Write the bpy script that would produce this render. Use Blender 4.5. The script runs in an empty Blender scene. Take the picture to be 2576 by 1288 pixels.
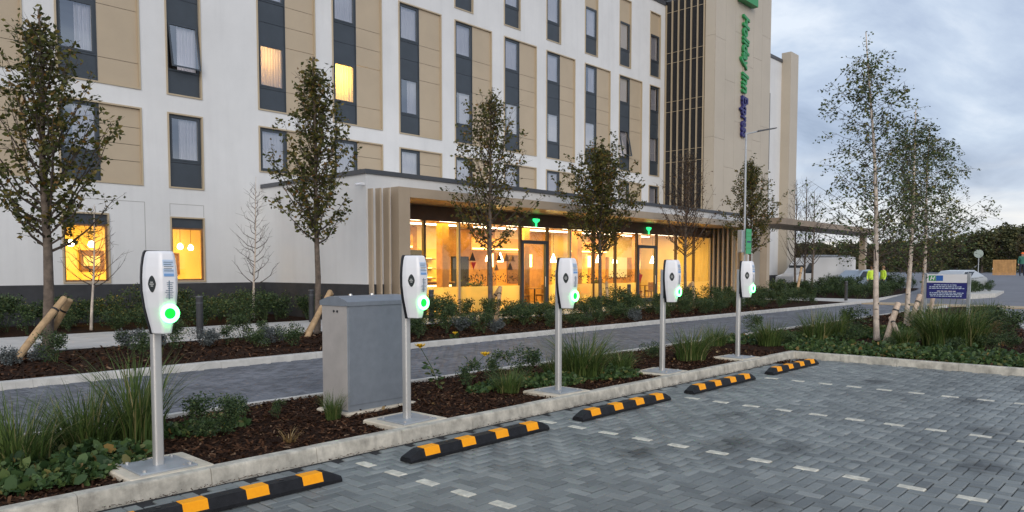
import bpy, math, random
import numpy as np
from mathutils import Vector, Matrix, Euler

scene = bpy.context.scene
col = scene.collection
R = math.radians
rng = np.random.default_rng(7)
random.seed(7)

# ---------------------------------------------------------------- camera
CAM_H = 1.65
PITCH = 3.2595
HEAD = 42.789            # heading of the view, degrees from +X towards +Y
FPX = 1878.84            # focal length for a 2576 px wide picture
cam_d = bpy.data.cameras.new('camera')
cam_d.sensor_width = 36.0
cam_d.lens = FPX / 2576 * 36.0
cam_d.shift_y = 140 / 2576
cam_d.clip_start = 0.05
cam_d.clip_end = 6000
cam = bpy.data.objects.new('camera', cam_d)
col.objects.link(cam)
cam.location = (0, 0, CAM_H)
cam.rotation_euler = (R(90 - PITCH), 0, R(HEAD - 90))
scene.camera = cam

# ---------------------------------------------------------------- light
SUN_EL, SUN_AZ = 9.0, 230.0      # elevation; azimuth of the sun, degrees from +X ccw
world = bpy.data.worlds.new('World')
scene.world = world
world.use_nodes = True
wn, wl = world.node_tree.nodes, world.node_tree.links
wn.clear()
w_out = wn.new('ShaderNodeOutputWorld')
w_bg = wn.new('ShaderNodeBackground')
w_bg.inputs['Strength'].default_value = 0.12
sky = wn.new('ShaderNodeTexSky')
sky.sky_type = 'NISHITA'
sky.sun_disc = False
sky.sun_elevation = R(SUN_EL)
sky.sun_rotation = R(90 - SUN_AZ)
sky.dust_density = 1.0
tc = wn.new('ShaderNodeTexCoord')
sep = wn.new('ShaderNodeSeparateXYZ')
wl.new(tc.outputs['Generated'], sep.inputs[0])
def wmath(op, a, b=None, c=None):
    n = wn.new('ShaderNodeMath'); n.operation = op
    for i, v in enumerate((a, b, c)):
        if v is None: continue
        if isinstance(v, (int, float)): n.inputs[i].default_value = v
        else: wl.new(v, n.inputs[i])
    return n.outputs[0]
zc = wmath('MAXIMUM', sep.outputs['Z'], 0.0)
den = wmath('ADD', zc, 0.16)
cx = wmath('DIVIDE', sep.outputs['X'], den)
cy = wmath('DIVIDE', sep.outputs['Y'], den)
comb = wn.new('ShaderNodeCombineXYZ')
wl.new(cx, comb.inputs[0]); wl.new(cy, comb.inputs[1])
n1 = wn.new('ShaderNodeTexNoise'); n1.inputs['Scale'].default_value = 1.15
n1.inputs['Detail'].default_value = 7; n1.inputs['Roughness'].default_value = 0.58
n1.inputs['Distortion'].default_value = 0.4
mpn = wn.new('ShaderNodeMapping'); mpn.inputs['Location'].default_value = (3.1, 7.4, 0); mpn.inputs['Rotation'].default_value = (0, 0, R(35)); mpn.inputs['Scale'].default_value = (0.75, 1.7, 1)
wl.new(comb.outputs[0], mpn.inputs[0]); wl.new(mpn.outputs[0], n1.inputs['Vector'])
rmp = wn.new('ShaderNodeValToRGB')
e = rmp.color_ramp.elements
e[0].position = 0.33; e[0].color = (0.310, 0.378, 0.515, 1)
e[1].position = 0.66; e[1].color = (0.700, 0.760, 0.850, 1)
k = rmp.color_ramp.elements.new(0.46); k.color = (0.405, 0.482, 0.630, 1)
k = rmp.color_ramp.elements.new(0.55); k.color = (0.510, 0.592, 0.725, 1)
wl.new(n1.outputs['Fac'], rmp.inputs[0])
# brighter, paler band of broken cloud low over the horizon
n2 = wn.new('ShaderNodeTexNoise'); n2.inputs['Scale'].default_value = 3.2; n2.inputs['Detail'].default_value = 5
mp2 = wn.new('ShaderNodeMapping'); mp2.inputs['Scale'].default_value = (1.0, 1.0, 8.0); mp2.inputs['Location'].default_value = (0.4, 0.0, 1.3)
wl.new(tc.outputs['Generated'], mp2.inputs[0]); wl.new(mp2.outputs[0], n2.inputs['Vector'])
low = wmath('SUBTRACT', 1.0, wmath('MULTIPLY', zc, 6.5)); low = wmath('MAXIMUM', low, 0.0)
brk = wn.new('ShaderNodeMapRange'); brk.inputs['From Min'].default_value = 0.42; brk.inputs['From Max'].default_value = 0.62
wl.new(n2.outputs['Fac'], brk.inputs['Value'])
lowf = wmath('MULTIPLY', low, wmath('ADD', 0.22, wmath('MULTIPLY', brk.outputs[0], 1.0)))
lowf = wmath('MINIMUM', lowf, 1.0)
mx1 = wn.new('ShaderNodeMixRGB'); mx1.inputs['Color2'].default_value = (0.93, 0.90, 0.86, 1)
wl.new(lowf, mx1.inputs['Fac']); wl.new(rmp.outputs[0], mx1.inputs['Color1'])
scl = wn.new('ShaderNodeMixRGB'); scl.blend_type = 'MULTIPLY'; scl.inputs['Fac'].default_value = 1.0
scl.inputs['Color2'].default_value = (8.0, 8.0, 8.0, 1)
wl.new(mx1.outputs[0], scl.inputs['Color1'])
mx2 = wn.new('ShaderNodeMixRGB'); mx2.inputs['Fac'].default_value = 0.90     # overcast: cloud over the clear sky
wl.new(sky.outputs[0], mx2.inputs['Color1']); wl.new(scl.outputs[0], mx2.inputs['Color2'])
wl.new(mx2.outputs[0], w_bg.inputs['Color'])
wl.new(w_bg.outputs[0], w_out.inputs[0])

sun_d = bpy.data.lights.new('sun', 'SUN')
sun_d.energy = 1.5
sun_d.angle = R(50)
sun_d.color = (1.0, 0.93, 0.85)
sun = bpy.data.objects.new('sun', sun_d)
col.objects.link(sun)
sdir = Vector((math.cos(R(SUN_EL + 14)) * math.cos(R(SUN_AZ)), math.cos(R(SUN_EL + 14)) * math.sin(R(SUN_AZ)), math.sin(R(SUN_EL + 14))))
sun.rotation_euler = sdir.to_track_quat('Z', 'Y').to_euler()
sun.location = (-20, -20, 30)

vs = scene.view_settings
vs.view_transform = 'Standard'
vs.look = 'None'
vs.exposure = 0.36
vs.gamma = 1.0
vs.use_curve_mapping = False
scene.cycles.max_bounces = 7
scene.cycles.diffuse_bounces = 3
scene.cycles.transparent_max_bounces = 12
scene.cycles.sample_clamp_indirect = 6.0
scene.cycles.caustics_reflective = False
scene.cycles.caustics_refractive = False

# ---------------------------------------------------------------- picture pixel -> place
def ray(x, y):
    r, u, f = x - 1288.0, 784.0 - y, FPX
    p, a = R(PITCH), R(HEAD)
    h = f * math.cos(p) + u * math.sin(p); z = -f * math.sin(p) + u * math.cos(p)
    return h * math.cos(a) + r * math.sin(a), h * math.sin(a) - r * math.cos(a), z
def gp(x, y, z=0.1):
    v = ray(x, y); t = (z - CAM_H) / v[2]
    return v[0] * t, v[1] * t
def atY(x, y, Y):
    v = ray(x, y); t = Y / v[1]
    return v[0] * t, CAM_H + v[2] * t
def far_at(x, D):
    v = ray(x, 677); n = math.hypot(v[0], v[1])
    return v[0] / n * D, v[1] / n * D

# ---------------------------------------------------------------- materials
def nodes_of(name):
    m = bpy.data.materials.new(name); m.use_nodes = True
    nt = m.node_tree
    return m, nt.nodes, nt.links, nt.nodes['Principled BSDF']
def mat(name, c, rough=0.6, metal=0.0, var=0.0, vscale=3.0, c2=None, bump=0.0, bscale=60.0, spec=0.5, rvar=0.0, coat=0.0, detail=5):
    m, N, L, b = nodes_of(name)
    b.inputs['Base Color'].default_value = (*c, 1)
    b.inputs['Roughness'].default_value = rough
    b.inputs['Metallic'].default_value = metal
    b.inputs['Specular IOR Level'].default_value = spec
    if coat: b.inputs['Coat Weight'].default_value = coat
    if var or bump or rvar:
        g = N.new('ShaderNodeNewGeometry')
        if var or rvar:
            n = N.new('ShaderNodeTexNoise'); n.inputs['Scale'].default_value = vscale; n.inputs['Detail'].default_value = detail
            n.inputs['Roughness'].default_value = 0.62
            L.new(g.outputs['Position'], n.inputs['Vector'])
        if var:
            r = N.new('ShaderNodeValToRGB')
            lo = tuple(x * (1 - var) for x in c); hi = tuple(min(1, x * (1 + var)) for x in (c2 or c))
            r.color_ramp.elements[0].position = 0.3; r.color_ramp.elements[0].color = (*lo, 1)
            r.color_ramp.elements[1].position = 0.7; r.color_ramp.elements[1].color = (*hi, 1)
            L.new(n.outputs['Fac'], r.inputs[0]); L.new(r.outputs[0], b.inputs['Base Color'])
        if rvar:
            mr = N.new('ShaderNodeMapRange'); mr.inputs['To Min'].default_value = max(0.02, rough - rvar); mr.inputs['To Max'].default_value = min(1, rough + rvar)
            L.new(n.outputs['Fac'], mr.inputs['Value']); L.new(mr.outputs[0], b.inputs['Roughness'])
        if bump:
            n3 = N.new('ShaderNodeTexNoise'); n3.inputs['Scale'].default_value = bscale; n3.inputs['Detail'].default_value = 4
            L.new(g.outputs['Position'], n3.inputs['Vector'])
            bp = N.new('ShaderNodeBump'); bp.inputs['Strength'].default_value = bump; bp.inputs['Distance'].default_value = 0.01
            L.new(n3.outputs['Fac'], bp.inputs['Height']); L.new(bp.outputs[0], b.inputs['Normal'])
    return m
def ramp_mat(name, cols, rough=0.6, source='island', spec=0.3, noise=0.0, nscale=1.2, bump=0.0, bscale=120, transl=0.0, stain=0.0):
    """colour drawn per loose piece (leaf, chip, paver)"""
    m, N, L, b = nodes_of(name)
    b.inputs['Roughness'].default_value = rough
    b.inputs['Specular IOR Level'].default_value = spec
    g = N.new('ShaderNodeNewGeometry')
    if source == 'island': src = g.outputs['Random Per Island']
    else:
        oi = N.new('ShaderNodeObjectInfo'); src = oi.outputs['Random']
    r = N.new('ShaderNodeValToRGB')
    els = r.color_ramp.elements
    while len(els) < len(cols): els.new(0.5)
    for i, (p, c) in enumerate(cols):
        els[i].position = p; els[i].color = (*c, 1)
    L.new(src, r.inputs[0])
    out = r.outputs[0]
    if noise:
        n = N.new('ShaderNodeTexNoise'); n.inputs['Scale'].default_value = nscale; n.inputs['Detail'].default_value = 6
        n.inputs['Roughness'].default_value = 0.6
        L.new(g.outputs['Position'], n.inputs['Vector'])
        mr = N.new('ShaderNodeMapRange'); mr.inputs['From Min'].default_value = 0.3; mr.inputs['From Max'].default_value = 0.7
        mr.inputs['To Min'].default_value = 1 - noise; mr.inputs['To Max'].default_value = 1 + noise
        L.new(n.outputs['Fac'], mr.inputs['Value'])
        mm = N.new('ShaderNodeMixRGB'); mm.blend_type = 'MULTIPLY'; mm.inputs['Fac'].default_value = 1
        L.new(out, mm.inputs['Color1']); L.new(mr.outputs[0], mm.inputs['Color2']); out = mm.outputs[0]
    if stain:
        ns = N.new('ShaderNodeTexNoise'); ns.inputs['Scale'].default_value = 2.6; ns.inputs['Detail'].default_value = 5; ns.inputs['Roughness'].default_value = 0.6
        L.new(g.outputs['Position'], ns.inputs['Vector'])
        tot = None
        for (px_, py_, rx_, ry_) in ((6.55, 3.25, .75, .38), (6.75, 2.75, .55, .28), (9.05, 1.05, .65, .35), (8.9, 1.6, .4, .3), (11.6, 3.5, .7, .35), (5.6, 3.7, .4, .3), (7.9, 3.9, .35, .25), (10.7, 2.1, .6, .4), (4.9, 2.2, .5, .35), (7.2, 1.3, .5, .4), (12.4, 1.7, .6, .4)):
            mps = N.new('ShaderNodeMapping'); mps.inputs['Location'].default_value = (-px_ / rx_, -py_ / ry_, 0); mps.inputs['Scale'].default_value = (1 / rx_, 1 / ry_, 0)
            L.new(g.outputs['Position'], mps.inputs[0])
            ln = N.new('ShaderNodeVectorMath'); ln.operation = 'LENGTH'; L.new(mps.outputs[0], ln.inputs[0])
            inv = N.new('ShaderNodeMath'); inv.operation = 'SUBTRACT'; inv.inputs[0].default_value = 1.15; inv.use_clamp = True; L.new(ln.outputs['Value'], inv.inputs[1])
            if tot is None: tot = inv.outputs[0]
            else:
                mxn = N.new('ShaderNodeMath'); mxn.operation = 'MAXIMUM'; L.new(tot, mxn.inputs[0]); L.new(inv.outputs[0], mxn.inputs[1]); tot = mxn.outputs[0]
        mul = N.new('ShaderNodeMath'); mul.operation = 'MULTIPLY'; L.new(tot, mul.inputs[0]); L.new(ns.outputs['Fac'], mul.inputs[1])
        ms = N.new('ShaderNodeMapRange'); ms.inputs['From Min'].default_value = 0.22; ms.inputs['From Max'].default_value = 0.50; ms.inputs['To Min'].default_value = 1.0; ms.inputs['To Max'].default_value = 1 - stain
        L.new(mul.outputs[0], ms.inputs['Value'])
        m4 = N.new('ShaderNodeMixRGB'); m4.blend_type = 'MULTIPLY'; m4.inputs['Fac'].default_value = 1
        L.new(out, m4.inputs['Color1']); L.new(ms.outputs[0], m4.inputs['Color2']); out = m4.outputs[0]
    L.new(out, b.inputs['Base Color'])
    if bump:
        n3 = N.new('ShaderNodeTexNoise'); n3.inputs['Scale'].default_value = bscale; n3.inputs['Detail'].default_value = 4
        L.new(g.outputs['Position'], n3.inputs['Vector'])
        bp = N.new('ShaderNodeBump'); bp.inputs['Strength'].default_value = bump; bp.inputs['Distance'].default_value = 0.006
        L.new(n3.outputs['Fac'], bp.inputs['Height']); L.new(bp.outputs[0], b.inputs['Normal'])
    if transl:
        t = N.new('ShaderNodeBsdfTranslucent'); L.new(out, t.inputs['Color'])
        mixs = N.new('ShaderNodeMixShader'); mixs.inputs[0].default_value = transl
        o = N['Material Output']
        L.new(b.outputs[0], mixs.inputs[1]); L.new(t.outputs[0], mixs.inputs[2]); L.new(mixs.outputs[0], o.inputs[0])
    return m
def emit_mat(name, c, s):
    m, N, L, b = nodes_of(name)
    b.inputs['Base Color'].default_value = (*[min(1, x) for x in c], 1)
    b.inputs['Emission Color'].default_value = (*c, 1)
    b.inputs['Emission Strength'].default_value = s
    return m
def glass_mat(name, tint=(1, 1, 1), ior=1.5, rough=0.0, film=0.0):
    m, N, L, b = nodes_of(name)
    N.remove(b)
    fr = N.new('ShaderNodeFresnel'); fr.inputs['IOR'].default_value = ior
    tr = N.new('ShaderNodeBsdfTransparent'); tr.inputs['Color'].default_value = (*tint, 1)
    gl = N.new('ShaderNodeBsdfGlossy'); gl.inputs['Roughness'].default_value = rough
    gl.inputs['Color'].default_value = (0.95, 0.97, 1, 1)
    mx = N.new('ShaderNodeMixShader')
    mth = N.new('ShaderNodeMath'); mth.operation = 'MULTIPLY_ADD'; mth.inputs[1].default_value = 1.6; mth.inputs[2].default_value = film
    mth.use_clamp = True
    L.new(fr.outputs[0], mth.inputs[0])
    L.new(mth.outputs[0], mx.inputs[0]); L.new(tr.outputs[0], mx.inputs[1]); L.new(gl.outputs[0], mx.inputs[2])
    L.new(mx.outputs[0], N['Material Output'].inputs[0])
    return m

M = {}
M['render'] = mat('white_render', (0.655, 0.655, 0.65), 0.85, var=0.06, vscale=0.5, bump=0.15, bscale=180)
def streaks(m, amt, sx=2.2, sz=0.16):
    nt = m.node_tree; N, L = nt.nodes, nt.links; b = N['Principled BSDF']
    src = b.inputs['Base Color'].links[0].from_socket
    g = N.new('ShaderNodeNewGeometry'); mp = N.new('ShaderNodeMapping'); mp.inputs['Scale'].default_value = (sx, sx, sz)
    n = N.new('ShaderNodeTexNoise'); n.inputs['Scale'].default_value = 1.0; n.inputs['Detail'].default_value = 6; n.inputs['Roughness'].default_value = .65
    L.new(g.outputs['Position'], mp.inputs[0]); L.new(mp.outputs[0], n.inputs['Vector'])
    mr = N.new('ShaderNodeMapRange'); mr.inputs['From Min'].default_value = .48; mr.inputs['From Max'].default_value = .75; mr.inputs['To Min'].default_value = 1; mr.inputs['To Max'].default_value = 1 - amt
    L.new(n.outputs['Fac'], mr.inputs['Value'])
    mx = N.new('ShaderNodeMixRGB'); mx.blend_type = 'MULTIPLY'; mx.inputs['Fac'].default_value = 1
    L.new(src, mx.inputs['Color1']); L.new(mr.outputs[0], mx.inputs['Color2']); L.new(mx.outputs[0], b.inputs['Base Color'])
streaks(M['render'], .07)
M['plinth'] = mat('dark_plinth', (0.035, 0.036, 0.04), 0.7, var=0.25, vscale=3)
M['beige'] = mat('beige_panel', (0.435, 0.350, 0.245), 0.5, var=0.05, vscale=0.9)
M['tower'] = mat('tower_panel', (0.47, 0.41, 0.325), 0.5, var=0.05, vscale=0.5)
M['portal'] = mat('portal_metal', (0.40, 0.32, 0.235), 0.4, metal=0.0, var=0.06, vscale=1.2)
M['trim'] = mat('tan_trim', (0.44, 0.355, 0.24), 0.45)
M['anthracite'] = mat('anthracite', (0.042, 0.052, 0.064), 0.4, var=0.12, vscale=2)
M['coping'] = mat('grey_coping', (0.07, 0.075, 0.085), 0.45, var=0.1)
M['darkbrown'] = mat('dark_brown_soffit', (0.085, 0.048, 0.028), 0.6, var=0.2)
M['glass'] = glass_mat('window_glass', (0.95, 0.96, 0.97), 1.5, film=0.24)
M['shopglass'] = glass_mat('shop_glass', (0.95, 0.95, 0.93), 1.5)
M['stairglass'] = glass_mat('stair_glass', (0.35, 0.38, 0.37), 1.6, film=0.26)
M['room'] = mat('dim_room', (0.16, 0.15, 0.16), 0.9)
M['curtain'] = mat('curtain', (0.90, 0.86, 0.90), 0.9)
def curtain_lit():
    m, N, L, b = nodes_of('lit_curtain')
    b.inputs['Base Color'].default_value = (0.75, 0.6, 0.4, 1); b.inputs['Roughness'].default_value = 0.9
    t = N.new('ShaderNodeBsdfTranslucent'); t.inputs['Color'].default_value = (0.8, 0.66, 0.45, 1)
    mx = N.new('ShaderNodeMixShader'); mx.inputs[0].default_value = 0.6
    L.new(b.outputs[0], mx.inputs[1]); L.new(t.outputs[0], mx.inputs[2]); L.new(mx.outputs[0], N['Material Output'].inputs[0])
    return m
M['curtain_lit'] = curtain_lit()
M['warmwall'] = mat('warm_wall', (0.78, 0.63, 0.36), 0.8, var=0.1, vscale=1.2)
M['warmceil'] = mat('pale_ceiling', (0.78, 0.60, 0.34), 0.8)
M['woodwarm'] = mat('honey_wood', (0.40, 0.20, 0.055), 0.5, var=0.3, vscale=3)
M['yellowwall'] = mat('yellow_wall', (0.82, 0.66, 0.18), 0.7)
M['orangewall'] = mat('orange_wall', (0.66, 0.34, 0.07), 0.7)
M['woodfloor'] = mat('wood_floor', (0.32, 0.19, 0.09), 0.4, var=0.3, vscale=4)
M['wood'] = mat('brown_wood', (0.20, 0.10, 0.045), 0.5, var=0.35, vscale=6)
M['amber'] = emit_mat('amber_shelf_light', (1.0, 0.62, 0.20), 5.0)
M['lampwarm'] = emit_mat('warm_lamp', (1.0, 0.80, 0.46), 14.0)
M['lampwhite'] = emit_mat('ceiling_light', (1.0, 0.86, 0.60), 7.0)
M['greenlamp'] = emit_mat('green_exit_lamp', (0.03, 0.85, 0.22), 1.6)
M['ring'] = emit_mat('green_ring_light', (0.10, 1.0, 0.22), 9.0)
M['ringcore'] = emit_mat('green_socket_glow', (0.0, 0.62, 0.03), 1.0)
M['kerb'] = mat('kerb_concrete', (0.47, 0.435, 0.365), 0.85, var=0.34, vscale=7, bump=0.3, bscale=90)
streaks(M['kerb'], .35, 9, 2.0)
M['edging'] = mat('edging_concrete', (0.50, 0.485, 0.45), 0.85, var=0.18, vscale=5, bump=0.2, bscale=90)
M['pad'] = mat('pad_concrete', (0.56, 0.49, 0.385), 0.85, var=0.2, vscale=6, bump=0.3, bscale=70)
M['path'] = mat('pale_path', (0.50, 0.49, 0.47), 0.85, var=0.12, vscale=2, bump=0.2, bscale=40)
M['joint'] = mat('joint_sand', (0.018, 0.018, 0.020), 0.95, var=0.4, vscale=8)
PC = [(0.0, (0.1273, 0.1382, 0.1366)), (0.25, (0.161, 0.1741, 0.1706)), (0.6, (0.1853, 0.1993, 0.1934)), (0.9, (0.219, 0.2323, 0.2229)), (1.0, (0.2496, 0.2604, 0.2466))]
M['paver'] = ramp_mat('paver_blocks', PC, 0.55, 'island', 0.45, noise=0.20, nscale=0.9, bump=0.5, bscale=210, stain=.55)
M['paver1'] = ramp_mat('paver_block', PC, 0.55, 'object', 0.45, noise=0.20, nscale=0.9, bump=0.5, bscale=210, stain=.55)
PD = [(0.0, (0.0882, 0.0941, 0.1075)), (0.5, (0.126, 0.1327, 0.1495)), (1.0, (0.1638, 0.1705, 0.189))]
M['drive'] = ramp_mat('drive_blocks', PD, 0.62, 'island', 0.4, noise=0.2, nscale=0.7, bump=0.3, bscale=150)
M['whitepaver'] = mat('white_block', (0.56, 0.53, 0.44), 0.75, var=0.32, vscale=14, bump=0.2)
M['mulch'] = mat('bark_mulch', (0.026, 0.013, 0.008), 0.95, var=0.7, vscale=22, bump=0.9, bscale=70, spec=0.1)
M['chips'] = ramp_mat('bark_chips', [(0, (0.012, 0.006, 0.004)), (0.4, (0.034, 0.015, 0.008)), (0.75, (0.066, 0.030, 0.015)), (0.95, (0.11, 0.055, 0.030)), (1, (0.24, 0.16, 0.10))], 0.9, spec=0.1)
M['rubber'] = mat('black_rubber', (0.010, 0.010, 0.012), 0.6, var=0.5, vscale=14, bump=0.35, bscale=120, spec=.3)
M['orange'] = mat('orange_reflector', (1.0, 0.37, 0.008), 0.5, var=0.08, vscale=30, spec=.2)
M['steel'] = mat('brushed_steel', (0.62, 0.60, 0.57), 0.36, metal=0.6, rvar=0.12, vscale=25)
M['galv'] = mat('galvanised_steel', (0.40, 0.42, 0.44), 0.5, metal=0.55, var=0.16, vscale=5, rvar=0.1)
M['cabinet'] = mat('cabinet_grey', (0.20, 0.222, 0.25), 0.45, metal=0.2, var=0.09, vscale=9, rvar=0.08)
M['whiteplastic'] = mat('white_plastic', (0.78, 0.77, 0.78), 0.30, coat=0.2)
M['blackplastic'] = mat('black_plastic', (0.012, 0.012, 0.014), 0.4)
M['logodark'] = mat('dark_emblem', (0.022, 0.026, 0.026), 0.35)
M['logolight'] = mat('pale_lettering', (0.42, 0.42, 0.40), 0.5)
M['sticker'] = mat('pale_blue_sticker', (0.50, 0.60, 0.74), 0.4)
M['stickerblue'] = mat('blue_print', (0.17, 0.33, 0.60), 0.4)
M['print'] = mat('dark_print', (0.14, 0.20, 0.26), 0.5)
M['leaf'] = ramp_mat('tree_leaves', [(0, (0.0336, 0.042, 0.0132)), (0.4, (0.0816, 0.0936, 0.024)), (0.75, (0.15, 0.1416, 0.036)), (0.92, (0.216, 0.156, 0.0384)), (1, (0.252, 0.12, 0.0336))], 0.5, transl=0.42)
M['leafb'] = ramp_mat('brown_leaves', [(0, (0.045, 0.028, 0.014)), (0.6, (0.09, 0.055, 0.025)), (1, (0.14, 0.09, 0.035))], 0.55, transl=0.3)
M['leafbirch'] = ramp_mat('birch_leaves', [(0, (0.0351, 0.0597, 0.0246)), (0.6, (0.0807, 0.1158, 0.0386)), (0.9, (0.158, 0.1755, 0.0527)), (1, (0.2984, 0.2281, 0.0615))], 0.5, transl=0.25)
M['leafshrub'] = ramp_mat('shrub_leaves', [(0, (0.0208, 0.0386, 0.0178)), (0.5, (0.0475, 0.0817, 0.0327)), (0.85, (0.0861, 0.1307, 0.0475)), (1, (0.1485, 0.193, 0.0668))], 0.5, transl=0.25)
M['leafcover'] = ramp_mat('cover_leaves', [(0, (0.0287, 0.0575, 0.0207)), (0.5, (0.0598, 0.1092, 0.0345)), (0.85, (0.1035, 0.1552, 0.046)), (0.96, (0.1725, 0.1725, 0.0575)), (1, (0.276, 0.1725, 0.0575))], 0.5, transl=0.25)
M['lavender'] = ramp_mat('lavender_leaves', [(0, (0.055, 0.066, 0.066)), (0.6, (0.10, 0.115, 0.115)), (1, (0.16, 0.175, 0.17))], 0.6)
M['blade'] = ramp_mat('grass_blades', [(0, (0.0403, 0.069, 0.0184)), (0.5, (0.0805, 0.1323, 0.0322)), (0.85, (0.138, 0.1898, 0.0517)), (0.95, (0.253, 0.23, 0.092)), (1, (0.414, 0.345, 0.1725))], 0.5, transl=0.3)
M['dry'] = ramp_mat('dry_stems', [(0, (0.16, 0.09, 0.03)), (0.6, (0.26, 0.17, 0.07)), (1, (0.36, 0.27, 0.14))], 0.7, transl=0.2)
M['bark'] = mat('tree_bark', (0.13, 0.10, 0.078), 0.9, var=0.45, vscale=9, bump=0.6, bscale=40)
M['birchbark'] = mat('birch_bark', (0.56, 0.47, 0.39), 0.8, var=0.35, vscale=7, bump=0.3)
M['barkband'] = mat('birch_band', (0.03, 0.025, 0.022), 0.9)
M['twig'] = mat('twig_bark', (0.065, 0.048, 0.038), 0.9, var=0.3, vscale=8)
M['stake'] = mat('stake_wood', (0.42, 0.28, 0.15), 0.75, var=0.3, vscale=7, bump=0.3)
M['yellow'] = mat('yellow_petals', (0.80, 0.50, 0.02), 0.6)
M['signwhite'] = mat('sign_white', (0.74, 0.74, 0.76), 0.35)
M['signblue'] = mat('sign_navy', (0.020, 0.022, 0.16), 0.35)
M['logogreen'] = mat('sign_green', (0.03, 0.30, 0.07), 0.4)
M['logoblue'] = mat('sign_blue', (0.03, 0.13, 0.45), 0.4)
M['navy'] = mat('navy_letter', (0.022, 0.020, 0.13), 0.4)
M['greenletter'] = mat('green_letter', (0.025, 0.26, 0.075), 0.4)
M['greensign'] = mat('green_plate', (0.06, 0.42, 0.17), 0.45)
M['asphalt'] = mat('asphalt', (0.165, 0.168, 0.185), 0.85, var=0.12, vscale=0.4)
M['carwhite'] = mat('white_paint', (0.70, 0.70, 0.70), 0.3, coat=0.5)
M['carblue'] = mat('silver_blue_paint', (0.36, 0.44, 0.53), 0.3, metal=0.4, coat=0.5)
M['cargrey'] = mat('silver_paint', (0.50, 0.52, 0.53), 0.3, metal=0.4, coat=0.5)
M['carglass'] = mat('dark_car_glass', (0.02, 0.025, 0.03), 0.08)
M['tyre'] = mat('tyre_rubber', (0.015, 0.015, 0.015), 0.8)
M['hivis'] = mat('hivis_yellow', (0.62, 0.85, 0.06), 0.6)
M['hivisgreen'] = mat('green_jacket', (0.03, 0.14, 0.10), 0.7)
M['skin'] = mat('skin', (0.48, 0.30, 0.22), 0.6)
M['navycloth'] = mat('navy_cloth', (0.02, 0.025, 0.045), 0.8)
M['orangehat'] = mat('orange_hat', (0.85, 0.16, 0.02), 0.4)
M['fence'] = mat('fence_board', (0.50, 0.27, 0.10), 0.75, var=0.2, vscale=3)
M['red'] = mat('red_vinyl', (0.55, 0.03, 0.02), 0.5)
M['decal'] = mat('dark_vinyl', (0.05, 0.03, 0.02), 0.6)

# ---------------------------------------------------------------- mesh helpers
class MB:
    def __init__(s): s.v = []; s.f = []; s.mi = []; s.cur = 0
    def add(s, vs_, fs):
        o = len(s.v); s.v.extend(vs_)
        for f in fs: s.f.append(tuple(o + i for i in f)); s.mi.append(s.cur)
    def box(s, x0, x1, y0, y1, z0, z1):
        s.add([(x0, y0, z0), (x1, y0, z0), (x1, y1, z0), (x0, y1, z0), (x0, y0, z1), (x1, y0, z1), (x1, y1, z1), (x0, y1, z1)],
              [(0, 3, 2, 1), (4, 5, 6, 7), (0, 1, 5, 4), (1, 2, 6, 5), (2, 3, 7, 6), (3, 0, 4, 7)]); return s
    def cbox(s, x0, x1, y0, y1, z0, z1, c=0.01):
        """box with chamfered top and vertical edges"""
        def ringp(i, z): return [(x0 + i + c, y0 + i, z), (x1 - i - c, y0 + i, z), (x1 - i, y0 + i + c, z), (x1 - i, y1 - i - c, z), (x1 - i - c, y1 - i, z), (x0 + i + c, y1 - i, z), (x0 + i, y1 - i - c, z), (x0 + i, y0 + i + c, z)]
        s.loft([ringp(0, z0), ringp(0, z1 - c), ringp(c, z1)], True, True); return s
    def loft(s, rings, cap0=True, cap1=True):
        n = len(rings[0]); o = len(s.v)
        for r in rings: s.v.extend(r)
        for k in range(len(rings) - 1):
            for i in range(n):
                j = (i + 1) % n
                s.f.append((o + k * n + i, o + k * n + j, o + (k + 1) * n + j, o + (k + 1) * n + i)); s.mi.append(s.cur)
        if cap0: s.f.append(tuple(o + i for i in reversed(range(n)))); s.mi.append(s.cur)
        if cap1: s.f.append(tuple(o + (len(rings) - 1) * n + i for i in range(n))); s.mi.append(s.cur)
        return s
    def prism(s, poly, z0, z1):
        return s.loft([[(x, y, z0) for x, y in poly], [(x, y, z1) for x, y in poly]])
    def prism_y(s, poly, y0, y1):          # poly in (x, z), extruded along y
        return s.loft([[(x, y1, z) for x, z in poly], [(x, y0, z) for x, z in poly]])
    def prism_x(s, poly, x0, x1):          # poly in (y, z)
        return s.loft([[(x0, y, z) for y, z in poly], [(x1, y, z) for y, z in poly]])
    def tube(s, pts, rad, n=6, cap=True):
        pts = [Vector(p) for p in pts]; rings = []
        up = Vector((0.3, 0.1, 1)) if abs((pts[-1] - pts[0]).normalized().z) < 0.9 else Vector((1, 0.2, 0))
        for i, p in enumerate(pts):
            d = (pts[min(i + 1, len(pts) - 1)] - pts[max(i - 1, 0)]).normalized()
            a = d.cross(up).normalized(); b = d.cross(a)
            r = rad[i] if hasattr(rad, '__len__') else rad
            rings.append([tuple(p + (a * math.cos(2 * math.pi * k / n) + b * math.sin(2 * math.pi * k / n)) * r) for k in range(n)])
        return s.loft(rings, cap, cap)
    def quad(s, a, b, c, d): s.add([a, b, c, d], [(0, 1, 2, 3)]); return s
    def build(s, name, mats, parent=None, smooth=False):
        me = bpy.data.meshes.new(name)
        me.from_pydata(s.v, [], s.f)
        if not isinstance(mats, (list, tuple)): mats = [mats]
        for m in mats: me.materials.append(m if not isinstance(m, str) else M[m])
        if len(mats) > 1: me.polygons.foreach_set('material_index', s.mi)
        if smooth: me.polygons.foreach_set('use_smooth', [True] * len(me.polygons))
        me.update()
        return link(name, me, parent)
def link(name, me, parent=None):
    o = bpy.data.objects.new(name, me); col.objects.link(o)
    if parent is not None: o.parent = parent
    return o
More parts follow.
